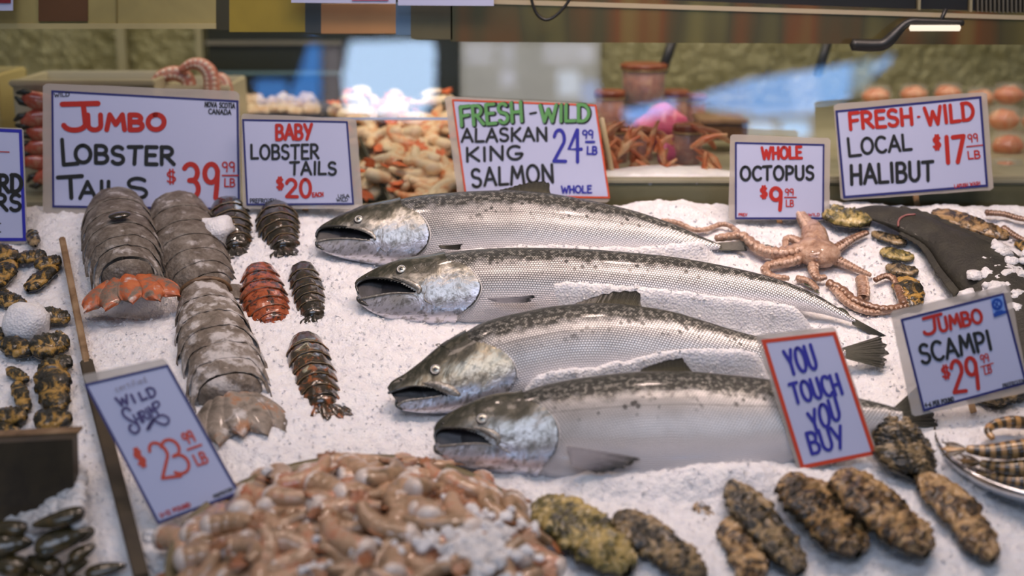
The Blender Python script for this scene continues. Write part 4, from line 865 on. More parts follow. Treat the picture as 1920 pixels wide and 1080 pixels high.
for i, (x0, y0, x1, y1, hw, h) in enumerate(((160, 958, 58, 986, 21, .050), (52, 992, -30, 984, 20, .046), (64, 1034, 172, 996, 25, .034), (-28, 1030, 64, 1016, 26, .036), (130, 1052, 180, 1022, 18, .022), (52, 1068, -20, 1046, 30, .022), (112, 1066, 50, 1044, 22, .020), (158, 1078, 238, 1060, 16, .008), (118, 1072, 166, 1052, 18, .014), (172, 990, 150, 1018, 12, .016), (96, 1092, 20, 1082, 26, .012), (160, 1100, 90, 1090, 24, .006))):
    mussel('olive brown mussel ' + ('on top of the heap with a bright glint', 'at the frame edge, top left of the heap', 'wide one just under the topmost', 'wide one under the top left one', 'small one at the right of the heap', 'large round one at the bottom left', 'in the middle of the heap near the frame bottom', 'lying alone towards the wooden divider', 'tucked between small ones near the frame bottom', 'small one standing behind at right', 'cut by the frame bottom, left', 'cut by the frame bottom, centre')[i], (x0, y0), (x1, y1), hw, h, random.uniform(-25, 15))
# ---------------------------------------------------------------- shrimp, prawns, octopus, halibut, boards
def copy_tree(o, parent=None):
    c = o.copy(); COL.objects.link(c); c.parent = parent
    for ch in list(o.children): copy_tree(ch, c)
    return c
def shrimp_mat(name, cs, scale=45, rough=.3, coat=.6):
    m = M(name, cs[0], rough, 0, Coat_Weight=coat, Coat_Roughness=.1); v = m.coord(); oi = m.n('ShaderNodeObjectInfo').outputs['Random']
    f = m.math('ADD', m.noise(v, scale, 4, .6, .4), m.math('MULTIPLY', m.math('SUBTRACT', oi, .5), .22))
    m.link(m.ramp(f, [(.28 + .44 * i / (len(cs) - 1), c) for i, c in enumerate(cs)]), 'Base Color'); m.bump(m.noise(v, scale * 3, 2), .15, .001)
    m.b.inputs['Subsurface Weight'].default_value = .12; m.b.inputs['Subsurface Radius'].default_value = (.006, .004, .003); return m.m
SHB = shrimp_mat('raw_shrimp_shell', [(.18, .115, .055), (.38, .24, .135), (.54, .34, .21), (.52, .17, .08)])
SHF = shrimp_mat('raw_shrimp_flesh', [(.66, .55, .47), (.76, .67, .60)], 60)
SHT = shrimp_mat('raw_shrimp_tail', [(.26, .15, .07), (.44, .15, .06)], 60)
CKB = shrimp_mat('cooked_shrimp', [(.68, .20, .055), (.74, .47, .25), (.80, .64, .40), (.80, .66, .44)], 55, .4, .3)
CKT = plain('cooked_shrimp_tail', (.72, .15, .035), .4); CKF = plain('cooked_shrimp_flesh', (.80, .62, .40), .45)
def shrimp_proto(name, label, cat, group, bend, L, r0, mats, seed):
    root = thing(name, label, cat, (0, 0, 0), group); rs = random.Random(seed); n = 30; Rb = L / R(bend); V = []; ns = 12
    def ctr(a): # arc in XY, starting at cut end (+x)
        th = R(bend) * a; return np.array((L * .5 - Rb * math.sin(th), Rb * (math.cos(th) - 1) + Rb * (1 - math.cos(R(bend) / 2)) * .6, 0)), np.array((-math.cos(th), -math.sin(th), 0))
    P = []
    for i in range(n):
        a = i / (n - 1); c, t = ctr(a); k = a * 6; saw = k - math.floor(k); rr = r0 * (1 - .62 * a ** 1.25) * (.95 + .09 * saw); b = np.array((t[1], -t[0], 0))
        for j in range(ns):
            th = 2 * math.pi * j / ns; P.append(c + b * rr * 1.12 * math.cos(th) + np.array((0, 0, 1)) * rr * .88 * math.sin(th))
    mk('body_shell', P, gridF(n, ns, True), mats[0], root)
    c, t = ctr(0); V, F = ell(c, (-t, np.array((t[1], -t[0], 0)), np.array((0, 0, 1))), r0 * .75, r0 * 1.06, r0 * .88, 14, 8); mk('cut_flesh', V, F, mats[1], root)
    c, t = ctr(1); b = np.array((t[1], -t[0], 0)); mb = MB()
    for ang in (-34, 0, 34):
        d = t * math.cos(R(ang)) + b * math.sin(R(ang)); V, F = petal(c, d, np.array((-d[1], d[0], 0)), np.array((0, 0, 1.0)), L * .26, r0 * .36, .0008, .1, 5, 5); mb.add(V, F)
    mb.build('tail_fan', mats[2], root); return root
def place(o, P, x, z):
    x = nrm(x); z = nrm(z - x * (z @ x)); y = np.cross(z, x)
    o.matrix_world = Matrix(((x[0], y[0], z[0], P[0]), (x[1], y[1], z[1], P[1]), (x[2], y[2], z[2], P[2]), (0, 0, 0, 1)))
# platter
PC = ice(664, 1052, .030); PR = .176; PN = np.array((0, -math.sin(R(9)), math.cos(R(9)))); PU = np.array((0, math.cos(R(9)), math.sin(R(9))))
PLT = mottled('platter_brown', (.14, .115, .055), (.19, .155, .08), 20, .3, bump=.05)
t = thing('shrimp_platter', 'round brown platter heaped with raw shrimp, set in the front ice', 'platter', PC)
prof = [(.0, 0), (.6, 0), (.86, .001), (.95, .008), (1.0, .016), (1.025, .018), (1.03, .014), (.97, .002), (.88, -.006), (.0, -.007)]
V = [PC + (XI * math.cos(a) + PU * math.sin(a)) * PR * max(r_, .002) + PN * z for r_, z in prof for a in np.linspace(0, 2 * math.pi, 72, endpoint=False)]
k = 72; mk('dish', V[:4 * k], gridF(4, k, True), PLT, t); mk('rim', V[3 * k:], gridF(7, k, True), PLT, t)
SL_ = 'raw headless shrimp with pale cut end, piled on the round platter'
protos = [shrimp_proto('raw_shrimp', SL_, 'shrimp', 'raw shrimp heaped on the platter', b, l, r_, (SHB, SHF, SHT), i) for i, (b, l, r_) in enumerate(((75, .066, .0142), (110, .070, .0136), (50, .064, .0146), (140, .072, .0132)))]
rs = random.Random(11); protos_k = []
def heap(r_): return .022 * (1 - (r_ / .19) ** 2.6) + .014
lay = []
for layer, (cnt, rmax, dz, dmin) in enumerate(((72, .168, .002, .029), (52, .148, .012, .029), (30, .115, .024, .031))):
    got = 0; tries = 0; loc = []
    while got < cnt and tries < 6000:
        tries += 1; a = rs.uniform(0, 6.283); r_ = rmax * math.sqrt(rs.random()); p = (r_ * math.cos(a), r_ * math.sin(a))
        if all((p[0] - q[0]) ** 2 + (p[1] - q[1]) ** 2 > dmin ** 2 for q in loc): loc.append(p); got += 1; lay.append((p[0], p[1], r_, a, dz))
for i, (u, v, r_, a, dz) in enumerate(lay):
    kk = i if i < 4 else rs.choice((0, 1, 1, 2, 3)); protos_k.append(kk); o = protos[kk] if i < 4 else copy_tree(protos[kk])
    h_ = heap(r_) * (.55 if dz < .01 else .8 if dz < .02 else 1.0) + rs.uniform(-.002, .004)
    P = PC + XI * u + PU * v + PN * (h_ + .004); rad = nrm(XI * math.cos(a) + PU * math.sin(a)); tan = np.cross(PN, rad)
    j = R(rs.gauss(0, 38)); front = math.sin(a) < -.1
    if not front and rs.random() < .55: j += R(rs.choice((90, -90, 180)))
    x = rad * math.cos(j) + tan * math.sin(j) - PN * (.42 * r_ / .18 * math.cos(j)); z = PN + rad * (.5 * r_ / .18) + tan * rs.uniform(-.5, .5)
    if rs.random() < .5: z = -z
    place(o, P, x, z)
    ppx = proj(P); zone = 'at the right rim' if u > .115 else 'left under the logo sign' if u < -.105 else 'on the back edge' if v > .085 else 'near the frame bottom' if ppx[1] > 1035 else 'on the crown of the heap' if r_ < .06 else 'on the near slope' if v < 0 else 'on the far slope'
    end = 'pale end to viewer' if x[1] < -.55 else 'pale end turned away' if x[1] > .55 else 'lying sideways'
    curl = {0: 'gently bent', 1: 'well curled', 2: 'nearly straight', 3: 'tightly curled'}[protos_k[i]]; lay_ = 'under others' if dz < .01 else 'topmost' if dz > .02 else 'between others'
    o['label'] = '%s shrimp %s, %s, %s' % (curl, zone, end, lay_)
# cooked shrimp tray behind the ice
TRAYM = plain('dark_tray', (.035, .034, .018), .35)
TQ = [at_y(640, 190, .62), at_y(828, 190, .62), at_y(866, 400, .30), at_y(742, 402, .30)]
tn = nrm(np.cross(TQ[1] - TQ[0], TQ[3] - TQ[0])); tn = tn if tn[2] > 0 else -tn
t = thing('shrimp_tray', 'dark sloping tray of cooked shrimp behind the farthest salmon', 'tray', (TQ[2] + TQ[3]) / 2)
V, F = slab([q - tn * .030 for q in TQ], .006, tn); mk('tray_bottom', V, F, TRAYM, t, False)
for i in range(4):
    a, b = TQ[i], TQ[(i + 1) % 4]; V, F = slab([a - tn * .03, b - tn * .03, b + tn * .010, a + tn * .010], .004); mk('tray_side', V, F, TRAYM, t, False)
ck = [shrimp_proto('cooked_shrimp', 'orange and cream cooked shrimp curled in the dark sloping tray', 'shrimp', 'cooked shrimp in the sloping tray', b, l, r_, (CKB, CKF, CKT), i) for i, (b, l, r_) in enumerate(((170, .078, .0125), (220, .086, .012), (130, .074, .0125)))]
n_ = 0
for row in range(13):
    for c_ in range(6):
        f = (row + rs.uniform(-.2, .2) + .4) / 13.2; g = (c_ + .5 + rs.uniform(-.35, .35)) / 6
        P = (TQ[0] * (1 - g) + TQ[1] * g) * (1 - f) + (TQ[3] * (1 - g) + TQ[2] * g) * f + tn * (-.012 + .026 * math.sin(math.pi * g) + rs.uniform(-.004, .008))
        o = ck[n_] if n_ < 3 else copy_tree(ck[n_ % 3]); n_ += 1
        o['label'] = '%s cooked shrimp, %s of the sloping tray, %s' % (('curled', 'tightly curled', 'loosely bent')[(n_ - 1) % 3], ('at the top', 'in the upper half', 'in the middle', 'in the lower half', 'at the bottom')[min(4, row * 5 // 13)], ('at left side', 'left of centre', 'just left of centre', 'just right of centre', 'right of centre', 'at right side')[c_])
        x = np.array((rs.gauss(0, 1), rs.gauss(0, 1), rs.gauss(0, .4))); x = x - tn * (x @ tn) * .7; place(o, P, x, tn * rs.choice((1, -1)) + np.array((rs.uniform(-.5, .5), rs.uniform(-.5, .5), 0)))
# striped tiger prawns at right
PRL = shrimp_mat('prawn_light', [(.40, .20, .055), (.55, .33, .12)], 60, .25, .8); PRD = shrimp_mat('prawn_dark', [(.035, .026, .012), (.10, .06, .02)], 60, .25, .8)
def prawn(label, path, rpx, h, tail=True):
    q = spl(path, 121); C = np.array([ice(x, y, h) for x, y in q]); C = np.stack([np.convolve(np.r_[[C[0, k]] * 4, C[:, k], [C[-1, k]] * 4], np.ones(9) / 9, 'valid') for k in range(3)], 1)
    root = thing('tiger_prawn', label, 'prawn', C[60], 'striped tiger prawns on the tray'); r0 = rpx * mm(C[60]); sg = 15
    if tail:
        d = nrm(C[0] - C[5]); s = nrm(np.cross(d, NI))
        for a in (-24, 0, 24):
            dd = nrm(d * math.cos(R(a)) + s * math.sin(R(a))); V, F = petal(C[1], dd, nrm(np.cross(NI, dd)), NI, r0 * 2.6, r0 * .5, .001, .1, 7, 7); mk('tail_flap', V, F, PRD if a else PRL, root)
    for k in range(sg):
        i0, i1 = k * 8, min(120, k * 8 + 10); P = C[i0:i1 + 1]; n = len(P); rad = [r0 * (.42 + .58 * min(1, ((i0 + i) / 120) * 1.9)) * (.97 + .07 * i / n) for i in range(n)]
        V, F = tube(P, rad, 14, NI, .9); mk('shell_segment', V, F, PRD if k % 2 else PRL, root)
prawn('striped tiger prawn lying straight towards the slender oyster', [(1812, 842), (1850, 846), (1890, 844), (1960, 836)], 19, .030)
prawn('striped tiger prawn under the straight one, pointing off frame', [(1838, 868), (1872, 876), (1905, 878), (1965, 874)], 17, .018)
prawn('lowest striped tiger prawn at the right frame edge', [(1858, 892), (1888, 900), (1915, 904), (1965, 905)], 15, .010)
prawn('curled pale tiger prawn above the straight striped ones', [(1862, 824), (1852, 806), (1872, 794), (1910, 792), (1960, 800)], 13, .018, False)
t_c = ice(1960, 852, -.010); trr = .120; TN = np.array((0, -math.sin(R(9)), math.cos(R(9)))); TU = np.array((0, math.cos(R(9)), math.sin(R(9))))
SHINY = plain('polished_steel', (.62, .62, .64), .16, 1.0)
t = thing('steel_tray', 'round polished steel tray under the striped prawns at right', 'tray', t_c)
prof = [(.90, .002), (.955, .004), (.975, .012), (1.0, .016), (1.02, .013), (1.01, .008), (.96, -.002), (.90, -.004)]; k = 80
V = [t_c + (XI * math.cos(a) + TU * math.sin(a)) * trr * r_ + TN * z for r_, z in prof for a in np.linspace(0, 2 * math.pi, k, endpoint=False)]
mk('rim', V, gridF(len(prof), k, True), SHINY, t)
V = [t_c + (XI * math.cos(a) + TU * math.sin(a)) * trr * r_ - TN * .002 for r_ in (.005, .5, .92) for a in np.linspace(0, 2 * math.pi, k, endpoint=False)]; mk('dish', V, gridF(3, k, True), SHINY, t)
# octopus
OCT = mottled('octopus_skin', (.24, .125, .075), (.44, .26, .165), 75, .3, (.58, .40, .29), bump=.9, bscale=170, dist=.003, Coat_Weight=.6)
OCD = mottled('octopus_dark', (.15, .07, .035), (.26, .13, .07), 80, .3, bump=.6, bscale=220, Coat_Weight=.7)
SUCK = mottled('sucker_pale', (.60, .40, .28), (.70, .50, .38), 90, .35, bump=.1)
def arm(root, path, r0, r1, h, mat, n=44, suck=True, name='arm'):
    q = spl(path, n); C = np.array([ice(x, y, h) for x, y in q]); sc = mm(C[0]); rad = np.linspace(r0, r1, n) * sc * 1.12 * (1 + .10 * np.sin(np.arange(n) * 1.9))
    C = C + NI * (rad * .5)[:, None]; V, F = tube(C, rad, 10, NI, .85); a = mk(name, V, F, mat, root)
    if suck:
        mb = MB(); T = np.gradient(C, axis=0)
        for i in range(2, n - 2, 2):
            s = nrm(np.cross(T[i], NI)); s = s if s[1] < 0 else -s; d = nrm(s * .75 + NI * .65); r_ = rad[i] * .36
            V, F = ell(C[i] + d * rad[i] * .92, (d, nrm(T[i]), nrm(np.cross(d, T[i]))), r_ * .45, r_, r_, 8, 5); mb.add(V, F)
        mb.build('suckers', SUCK, a)
    return a
P = ice(1532, 478, .012)
t = thing('octopus', 'whole pinkish orange octopus sprawled on the ice below its sign', 'octopus', P)
V, F = ell(P + NI * .004, (XI, UI, NI), .030, .030, .016, 22, 14); V = [p + nrm(p - P) * .0025 * fb(p, 70) for p in V]; mk('head', V, F, OCT, t)
c = ice(1524, 440, .012); T_ = nrm(c - P); V, F = ell((c + P) / 2 + NI * .004, (T_, nrm(np.cross(NI, T_)), NI), .050, .019, .015, 20, 14); V = [p + nrm(p - c) * .002 * fb(p, 80) for p in V]; mk('mantle', V, F, OCT, t)
for pth, r0, r1, h, mt in (([(1510, 474), (1470, 482), (1430, 476), (1405, 458), (1388, 446), (1362, 448), (1342, 450)], 15, 7, .010, OCT), ([(1392, 448), (1372, 428), (1352, 423), (1325, 432), (1300, 433), (1270, 420), (1240, 416)], 5, 5, .006, OCT),
        ([(1515, 484), (1478, 496), (1442, 502), (1434, 512), (1450, 522), (1478, 524)], 12, 5, .008, OCT), ([(1530, 490), (1524, 508), (1532, 524), (1548, 522)], 11, 5, .008, OCT), ([(1560, 478), (1582, 462), (1600, 450), (1626, 438)], 11, 5, .008, OCD), ([(1556, 488), (1586, 500), (1606, 508), (1632, 518)], 11, 4, .006, OCT),
        ([(1506, 466), (1486, 452), (1474, 452), (1472, 466)], 10, 5, .006, OCT), ([(1520, 440), (1508, 420), (1498, 402)], 14, 9, .010, OCT)):
    arm(t, pth, r0, r1, h, mt)
P = ice(1620, 565, .0)
t = thing('octopus', 'second octopus mostly under ice, brown arms above the scampi sign', 'octopus', P)
for pth, r0, r1, h, mt in (([(1552, 534), (1580, 548), (1604, 568), (1650, 582), (1690, 578), (1722, 568)], 8, 6, .006, OCD), ([(1560, 540), (1590, 572), (1630, 588), (1672, 584)], 8, 5, .003, OCT), ([(1614, 528), (1618, 548), (1618, 566)], 10, 10, .005, OCT), ([(1494, 526), (1514, 530), (1532, 544)], 7, 5, .004, OCT), ([(1640, 528), (1660, 520), (1676, 528), (1686, 552), (1694, 574)], 5, 8, .008, OCD)):
    arm(t, pth, r0, r1, h, mt)
P = ice(1890, 408, 0)
t = thing('octopus', 'third octopus, only two thin brown arms showing at right edge behind the halibut', 'octopus', P)
arm(t, [(1848, 402), (1880, 404), (1910, 412), (1950, 418)], 6, 5, .010, OCD, name='arm'); arm(t, [(1880, 430), (1905, 446), (1930, 458), (1960, 470)], 6, 4, .006, OCD, name='arm')
# dark strips of weed by the octopus
WEED = mottled('kelp', (.030, .040, .022), (.06, .075, .04), 60, .3, Coat_Weight=.5)
for lb, pth, r_ in (('dark green weed strip beside the octopus sign', [(1428, 460), (1446, 464), (1462, 468)], 7), ('short weed scrap near the octopus left arm', [(1346, 458), (1372, 462), (1398, 464)], 7), ('black weed strip under the octopus lower arm', [(1508, 532), (1524, 540), (1536, 550)], 5), ('dark weed scrap by the second salmon tail', [(1566, 578), (1582, 582), (1592, 592)], 6)):
    C = np.array([ice(x, y, .004) for x, y in spl(pth, 16)]); V, F = tube(C, r_ * mm(C[0]) * np.interp(np.linspace(0, 1, 16), (0, .3, 1), (.3, 1, .4)), 8, NI, .35); tag(mk('seaweed', V, F, WEED), lb, 'seaweed', 'scraps of seaweed')
# halibut: dark flat fish running off at right
HAL = mottled('halibut_skin', (.010, .010, .006), (.018, .017, .010), 40, .55, (.032, .030, .018), bump=.5, bscale=260, dist=.003, Coat_Weight=.1)
f = Fish([(1600, 392), (1640, 386), (1690, 392), (1740, 408), (1800, 436), (1860, 462), (1940, 520), (2010, 610)], [(1603, 402), (1650, 418), (1690, 436), (1735, 462), (1765, 505), (1800, 548), (1850, 620), (1900, 720)], (1640, 400), (1930, 600), h=.020, phi=10, NS=120, NT=30, wk=.34, wmax=.03, w0=.6)
root = thing('halibut', 'dark olive black halibut running off the right edge under its sign', 'fish', f.P0)
f.cells(np.ones((119, 30), bool), 'body', HAL, root)
fin('dorsal_fin', [(1680, 394), (1740, 410), (1800, 438), (1860, 464), (1930, 514)], [(1690, 386), (1745, 400), (1806, 428), (1868, 452), (1940, 502)], f.P0, f.n, HAL, root, 14)
fin('anal_fin', [(1690, 432), (1735, 458), (1765, 502), (1800, 545)], [(1684, 440), (1724, 464), (1752, 508), (1788, 556)], f.P0, f.n, HAL, root, 14)
PINK = plain('fin_edge_pink', (.30, .11, .10), .4)
V, F = tube(f.path([(1684, 424), (1686, 412), (1698, 404), (1716, 402)], 16, .001), mm(f.P0) * 2.2, 6); mk('fin_edge', V, F, PINK, root)
# wooden divider and end board of the left compartment
WOOD = mottled('weathered_wood', (.13, .072, .03), (.24, .145, .07), 35, .6, (.33, .22, .12), bump=.4, bscale=120)
WOODD = mottled('dark_wet_wood', (.035, .024, .012), (.06, .042, .020), 18, .5, bump=.3)
A = ice(118, 455, .012); Bm = ice(165, 692, .008); Bq = ice(268, 1092, .010)
t = thing('wooden_divider', 'long thin wooden slat dividing the left oysters from the lobster ice', 'divider', A)
for a, b, hh, tk, nm, wm in ((A, Bm, .050, .0085, 'upper_slat', WOOD), (Bm + (Bq - Bm) * -.02, Bq, .050, .015, 'lower_slat', WOODD)):
    d = nrm(b - a); s = nrm(np.cross(d, NI)); V, F = bbox((a + b) / 2 - NI * (hh / 2 - .010), np.linalg.norm(b - a), tk, hh, .0015, [d, s, NI]); mk(nm, V, F, wm, t, False)
BA = hit(150, 958, ice(70, 962), np.array((0, -1.0, 0))); yb = BA[1]
tl, tr, br, bl = at_y(-120, 826, yb), at_y(146, 812, yb), at_y(150, 985, yb), at_y(-120, 1010, yb)
t = thing('wooden_end_board', 'dark upright wooden board ending the left oyster compartment', 'board', (tl + tr) / 2)
V, F = slab([tl, tr, br, bl], .018); mk('plank', V, F, WOODD, t, False)
e = np.array((0, 0, 1.0)); V, F = slab([tl + e * .0012, tr + e * .0012, tr + np.array((0, .018, .0012)), tl + np.array((0, .018, .0012))], .0025, np.array((0, 0, 1.0))); mk('top_edge_or_highlight', V, F, WOOD, t, False)
# lumps of ice
def blob(c, r_, sq=.75, seed=0, rough=.25, ni=10):
    V, F = ell(c, (NI, XI, UI), r_ * sq, r_, r_, 16, ni); V = [p + nrm(p - c) * r_ * rough * fb((p + seed) / r_, .9, 4) for p in V]; return V, F
rs = random.Random(5)
V, F = blob(ice(46, 606, .004), .030, .8, 3, .2, 14); tag(mk('ice_lump', V, F, ICE), 'rounded white snow lump among the left oysters', 'ice lump')
P_ = ice(404, 432, .016); V, F = blob(P_, .024, .8, 5, .35, 14); tag(mk('ice_lump', V, F, ICE), 'white ice lump between grey tail and first black baby tail', 'ice lump')
mb = MB()
for k in range(230):
    a = rs.random(); b = rs.random(); x = 20 + 130 * a; y = 985 - (95 * a + 10) * b
    V, F = blob(ice(x, y, .004 + .045 * max(0, a - .15) * (1 - b * .4)), rs.uniform(.004, .0105), .8, k, .4, 6); mb.add(V, F)
tag(mb.build('broken_ice', ICE), 'heap of broken ice against the dark end board', 'ice', None, 'stuff')
mb = MB()
for k in range(-60, 150):
    x = rs.gauss(905, 42); y = rs.gauss(1022, 30); 
    if k > 95: x = rs.uniform(480, 860); y = rs.uniform(880, 1060)
    if k > 128: x = rs.uniform(560, 680); y = rs.gauss(1068, 6)
    r_ = min(.17, math.hypot((x - 664), (y - 1036) * 1.7) * .00053); V, F = blob(hit(x, y, PC + PN * (heap(r_) + .010), PN), rs.uniform(.0025, .0075) * (1.1 if k < 95 else .9), .6, k, .8, 6); mb.add(V, F)
tag(mb.build('broken_ice', ICE), 'broken ice sprinkled over the raw shrimp on the platter', 'ice', None, 'stuff')
mb = MB()
for k in range(60):
    x, y = rs.choice(((300, 1005), (300, 1050), (1880, 872), (1905, 905), (1835, 900)));x += rs.gauss(0, 16); y += rs.gauss(0, 10)
    V, F = blob(ice(x, y, .001), rs.uniform(.004, .009), .6, k, .3, 6); mb.add(V, F)
for k in range(90):
    x = rs.gauss(1895, 34); y = rs.gauss(525, 26); V, F = blob(ice(x, y, .030 + rs.uniform(-.006, .006)), rs.uniform(.004, .012), .6, k, .6, 6); mb.add(V, F)
tag(mb.build('broken_ice', ICE), 'broken ice on the halibut, the steel tray and beside the shrimp platter', 'ice', None, 'stuff')
# ---------------------------------------------------------------- second tier behind the ice
CREAM = mottled('cream_plastic', (.34, .31, .20), (.42, .39, .27), 10, .4, bump=.05)
OLIVE = mottled('olive_steel', (.20, .185, .095), (.27, .25, .14), 7, .38, metal=.4, bump=.04)
HAMM = M('hammered_panel', (.30, .28, .17), .42, .35); v = HAMM.coord()
HAMM.link(HAMM.ramp(HAMM.noise(v, 9, 4, .6), [(.3, (.24, .21, .085)), (.7, (.38, .34, .18))]), 'Base Color'); HAMM.bump(HAMM.noise(v, 42, 3, .5, .5), .9, .02); HAMM = HAMM.m
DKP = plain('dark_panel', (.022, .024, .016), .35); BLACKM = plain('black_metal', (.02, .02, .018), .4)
YB = .245
zl = lambda py, Y=YB: at_y(960, py, Y)[2]
def boxq(mb, x0, x1, y0, y1, Y, dep):
    a = at_y(x0, y0, Y); b = at_y(x1, y1, Y); c = (a + b) / 2 + np.array((0, dep / 2, 0)); V, F = bbox(c, abs(b[0] - a[0]), dep, abs(a[2] - b[2]), min(.004, abs(a[2] - b[2]) * .3, dep * .3)); mb.add(V, F); return c
t = thing('back_ledge', 'olive and cream steel ledge along the back of the ice', 'ledge', (0, YB, zl(400)))
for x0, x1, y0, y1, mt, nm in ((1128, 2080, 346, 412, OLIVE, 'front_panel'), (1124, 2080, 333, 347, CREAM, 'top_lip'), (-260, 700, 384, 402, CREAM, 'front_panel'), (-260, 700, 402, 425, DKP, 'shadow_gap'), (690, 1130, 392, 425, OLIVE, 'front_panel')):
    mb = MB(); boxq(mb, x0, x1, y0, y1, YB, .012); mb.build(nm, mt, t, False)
ZS = zl(338)
V, F = box(((at_y(1128, 340, YB)[0] + 1.1) / 2, .72, ZS - .006), 1.1 - at_y(1128, 340, YB)[0], .88, .012); tag(mk('display_shelf', V, F, CREAM, None, False), 'cream shelf behind the glass under the jars and packs', 'shelf')
V, F = box(((-1.15 + at_y(620, 340, YB)[0]) / 2, .72, zl(388) - .006), at_y(620, 340, YB)[0] + 1.15, .88, .012); tag(mk('display_shelf', V, F, CREAM, None, False), 'lower cream shelf behind the two lobster signs', 'shelf')
YW = 1.18
def wallq(name, x0, x1, y0, y1, mt, dy=0.0, kind='structure'):
    a = at_y(x0, y0, YW - dy); b = at_y(x1, y1, YW - dy); V, F = box(((a[0] + b[0]) / 2, YW - dy + .01, (a[2] + b[2]) / 2), b[0] - a[0], .02, a[2] - b[2]); return tag(mk(name, V, F, mt, None, False), kind=kind)
wallq('wall_back', -340, 2260, -420, 560, HAMM)
wallq('wall_screen', 384, 862, -20, 420, DKP, .03)
wallq('wall_pale', 862, 1122, 40, 420, mottled('pale_panel', (.30, .30, .27), (.38, .38, .35), 5, .5, bump=0), .025)
TRIMM = plain('trim_brass', (.42, .37, .22), .4, .3)
for i, x in enumerate((236, 381)):
    wallq('trim_%d' % (i + 1), x - 5, x + 4, 20, 420, TRIMM, .035)
wallq('trim_3', 384, 640, 77, 84, plain('trim_grey', (.20, .18, .14), .4), .045); wallq('trim_4', 384, 640, 135, 140, plain('trim_blue_grey', (.16, .26, .30), .3), .045)
# glass front of the second tier, leaning back
GT = R(5.0); g0 = np.array((0, .262, zl(404))); gn = np.array((0, -math.cos(GT), math.sin(GT)))
m = M('case_glass'); nt = m.t; nt.nodes.clear(); o_ = nt.nodes.new('ShaderNodeOutputMaterial'); mx = nt.nodes.new('ShaderNodeMixShader'); tr_ = nt.nodes.new('ShaderNodeBsdfTransparent'); gl = nt.nodes.new('ShaderNodeBsdfGlossy'); fr = nt.nodes.new('ShaderNodeFresnel')
fr.inputs[0].default_value = 1.75; gl.inputs['Roughness'].default_value = .015; tr_.inputs[0].default_value = (.97, .98, .97, 1)
nt.links.new(fr.outputs[0], mx.inputs[0]); nt.links.new(tr_.outputs[0], mx.inputs[1]); nt.links.new(gl.outputs[0], mx.inputs[2]); nt.links.new(mx.outputs[0], o_.inputs[0]); GLASS = m.m
t = thing('case_glass', 'tall leaning glass front mirroring the bright street over the second tier', 'glass', g0)
q = [hit(x, y, g0, gn) for x, y in ((-200, 40), (2120, 40), (2120, 402), (-200, 402))]
mk('pane', q, [(0, 1, 2, 3)], GLASS, t, False)
V, F = slab([hit(x, y, g0 - gn * -.002, gn) for x, y in ((575, 220), (850, 220), (850, 225), (575, 225))], .004); mk('glass_edge', V, F, plain('glass_edge', (.55, .62, .78), .2), t, False)
def refl(px, py, Y=-7.0):
    d = ray(px, py); P = hit(px, py, g0, gn); r = d - 2 * (d @ gn) * gn; return P + r * ((Y - P[1]) / r[1])
# street front behind the viewer, seen only as reflections and daylight
V, F = box((0, -7.6, 1.2), 16, .1, 6); tag(mk('wall_street', V, F, plain('street_wall', (.07, .065, .05), .8), None, False), kind='structure')
WN = [0]
def window(pts, col, k, dy=0.0):
    WN[0] += 1; q = [refl(x, y, -7.0 - dy) for x, y in pts]; V, F = slab(q, .02, np.array((0, 1.0, 0)))
    tag(mk('window_%d' % WN[0], V, F, glow('daylight_%d' % WN[0], col, k), None, False), kind='structure')
rc = lambda x0, x1, y0, y1: [(x0, y0), (x1, y0), (x1, y1), (x0, y1)]
window([(655, 78), (808, 74), (816, 90), (815, 180), (790, 222), (650, 215), (642, 150)], (.55, .76, 1.06), 13.5)
window(rc(606, 640, 88, 214), (.60, .52, .58), 2.6)
window([(578, 85), (600, 85), (600, 192), (540, 192), (545, 170), (566, 125)], (.07, .30, .85), 8)
window(rc(478, 538, 150, 190), (.07, .30, .85), 7)
window(rc(577, 598, 8, 60), (.10, .32, .80), 6)
window(rc(868, 1118, 80, 215), (.75, .76, .80), 2.2, .1)
for a in ((872, 926, 82, 95), (872, 924, 104, 117), (938, 966, 82, 96), (938, 966, 104, 116), (1020, 1092, 82, 97), (1020, 1092, 104, 116), (938, 966, 130, 162), (1092, 1112, 82, 116)): window(rc(*a), (.78, .80, 1.0), 5.0)
window(rc(1046, 1086, 132, 180), (.70, .80, 1.0), 7.5); window(rc(1090, 1122, 152, 196), (.35, .52, 1.0), 6.0)
for pts, c, k in (([(1165, 208), (1270, 186), (1262, 205), (1180, 232)], (.40, .58, 1.0), 7), ([(1290, 185), (1400, 150), (1410, 215), (1340, 205)], (.40, .55, .95), 6.0), ([(1400, 150), (1480, 138), (1490, 215), (1412, 222)], (.32, .55, 1.0), 6.0), ([(1480, 138), (1530, 131), (1540, 210), (1490, 216)], (.55, .65, 1.0), 7),
      ([(1530, 131), (1600, 118), (1590, 190), (1540, 210)], (.34, .58, 1.0), 6.5), ([(1602, 118), (1640, 108), (1636, 150), (1598, 180)], (.42, .50, .60), 4), ([(1640, 122), (1676, 100), (1668, 118), (1634, 145)], (.34, .60, 1.0), 6), (rc(1402, 1452, 232, 256), (.62, .72, 1.0), 8), (rc(1464, 1518, 226, 257), (.45, .66, 1.0), 7)):
    window(pts, (c[0] * .55, c[1] * .82, c[2]), k * 1.75)
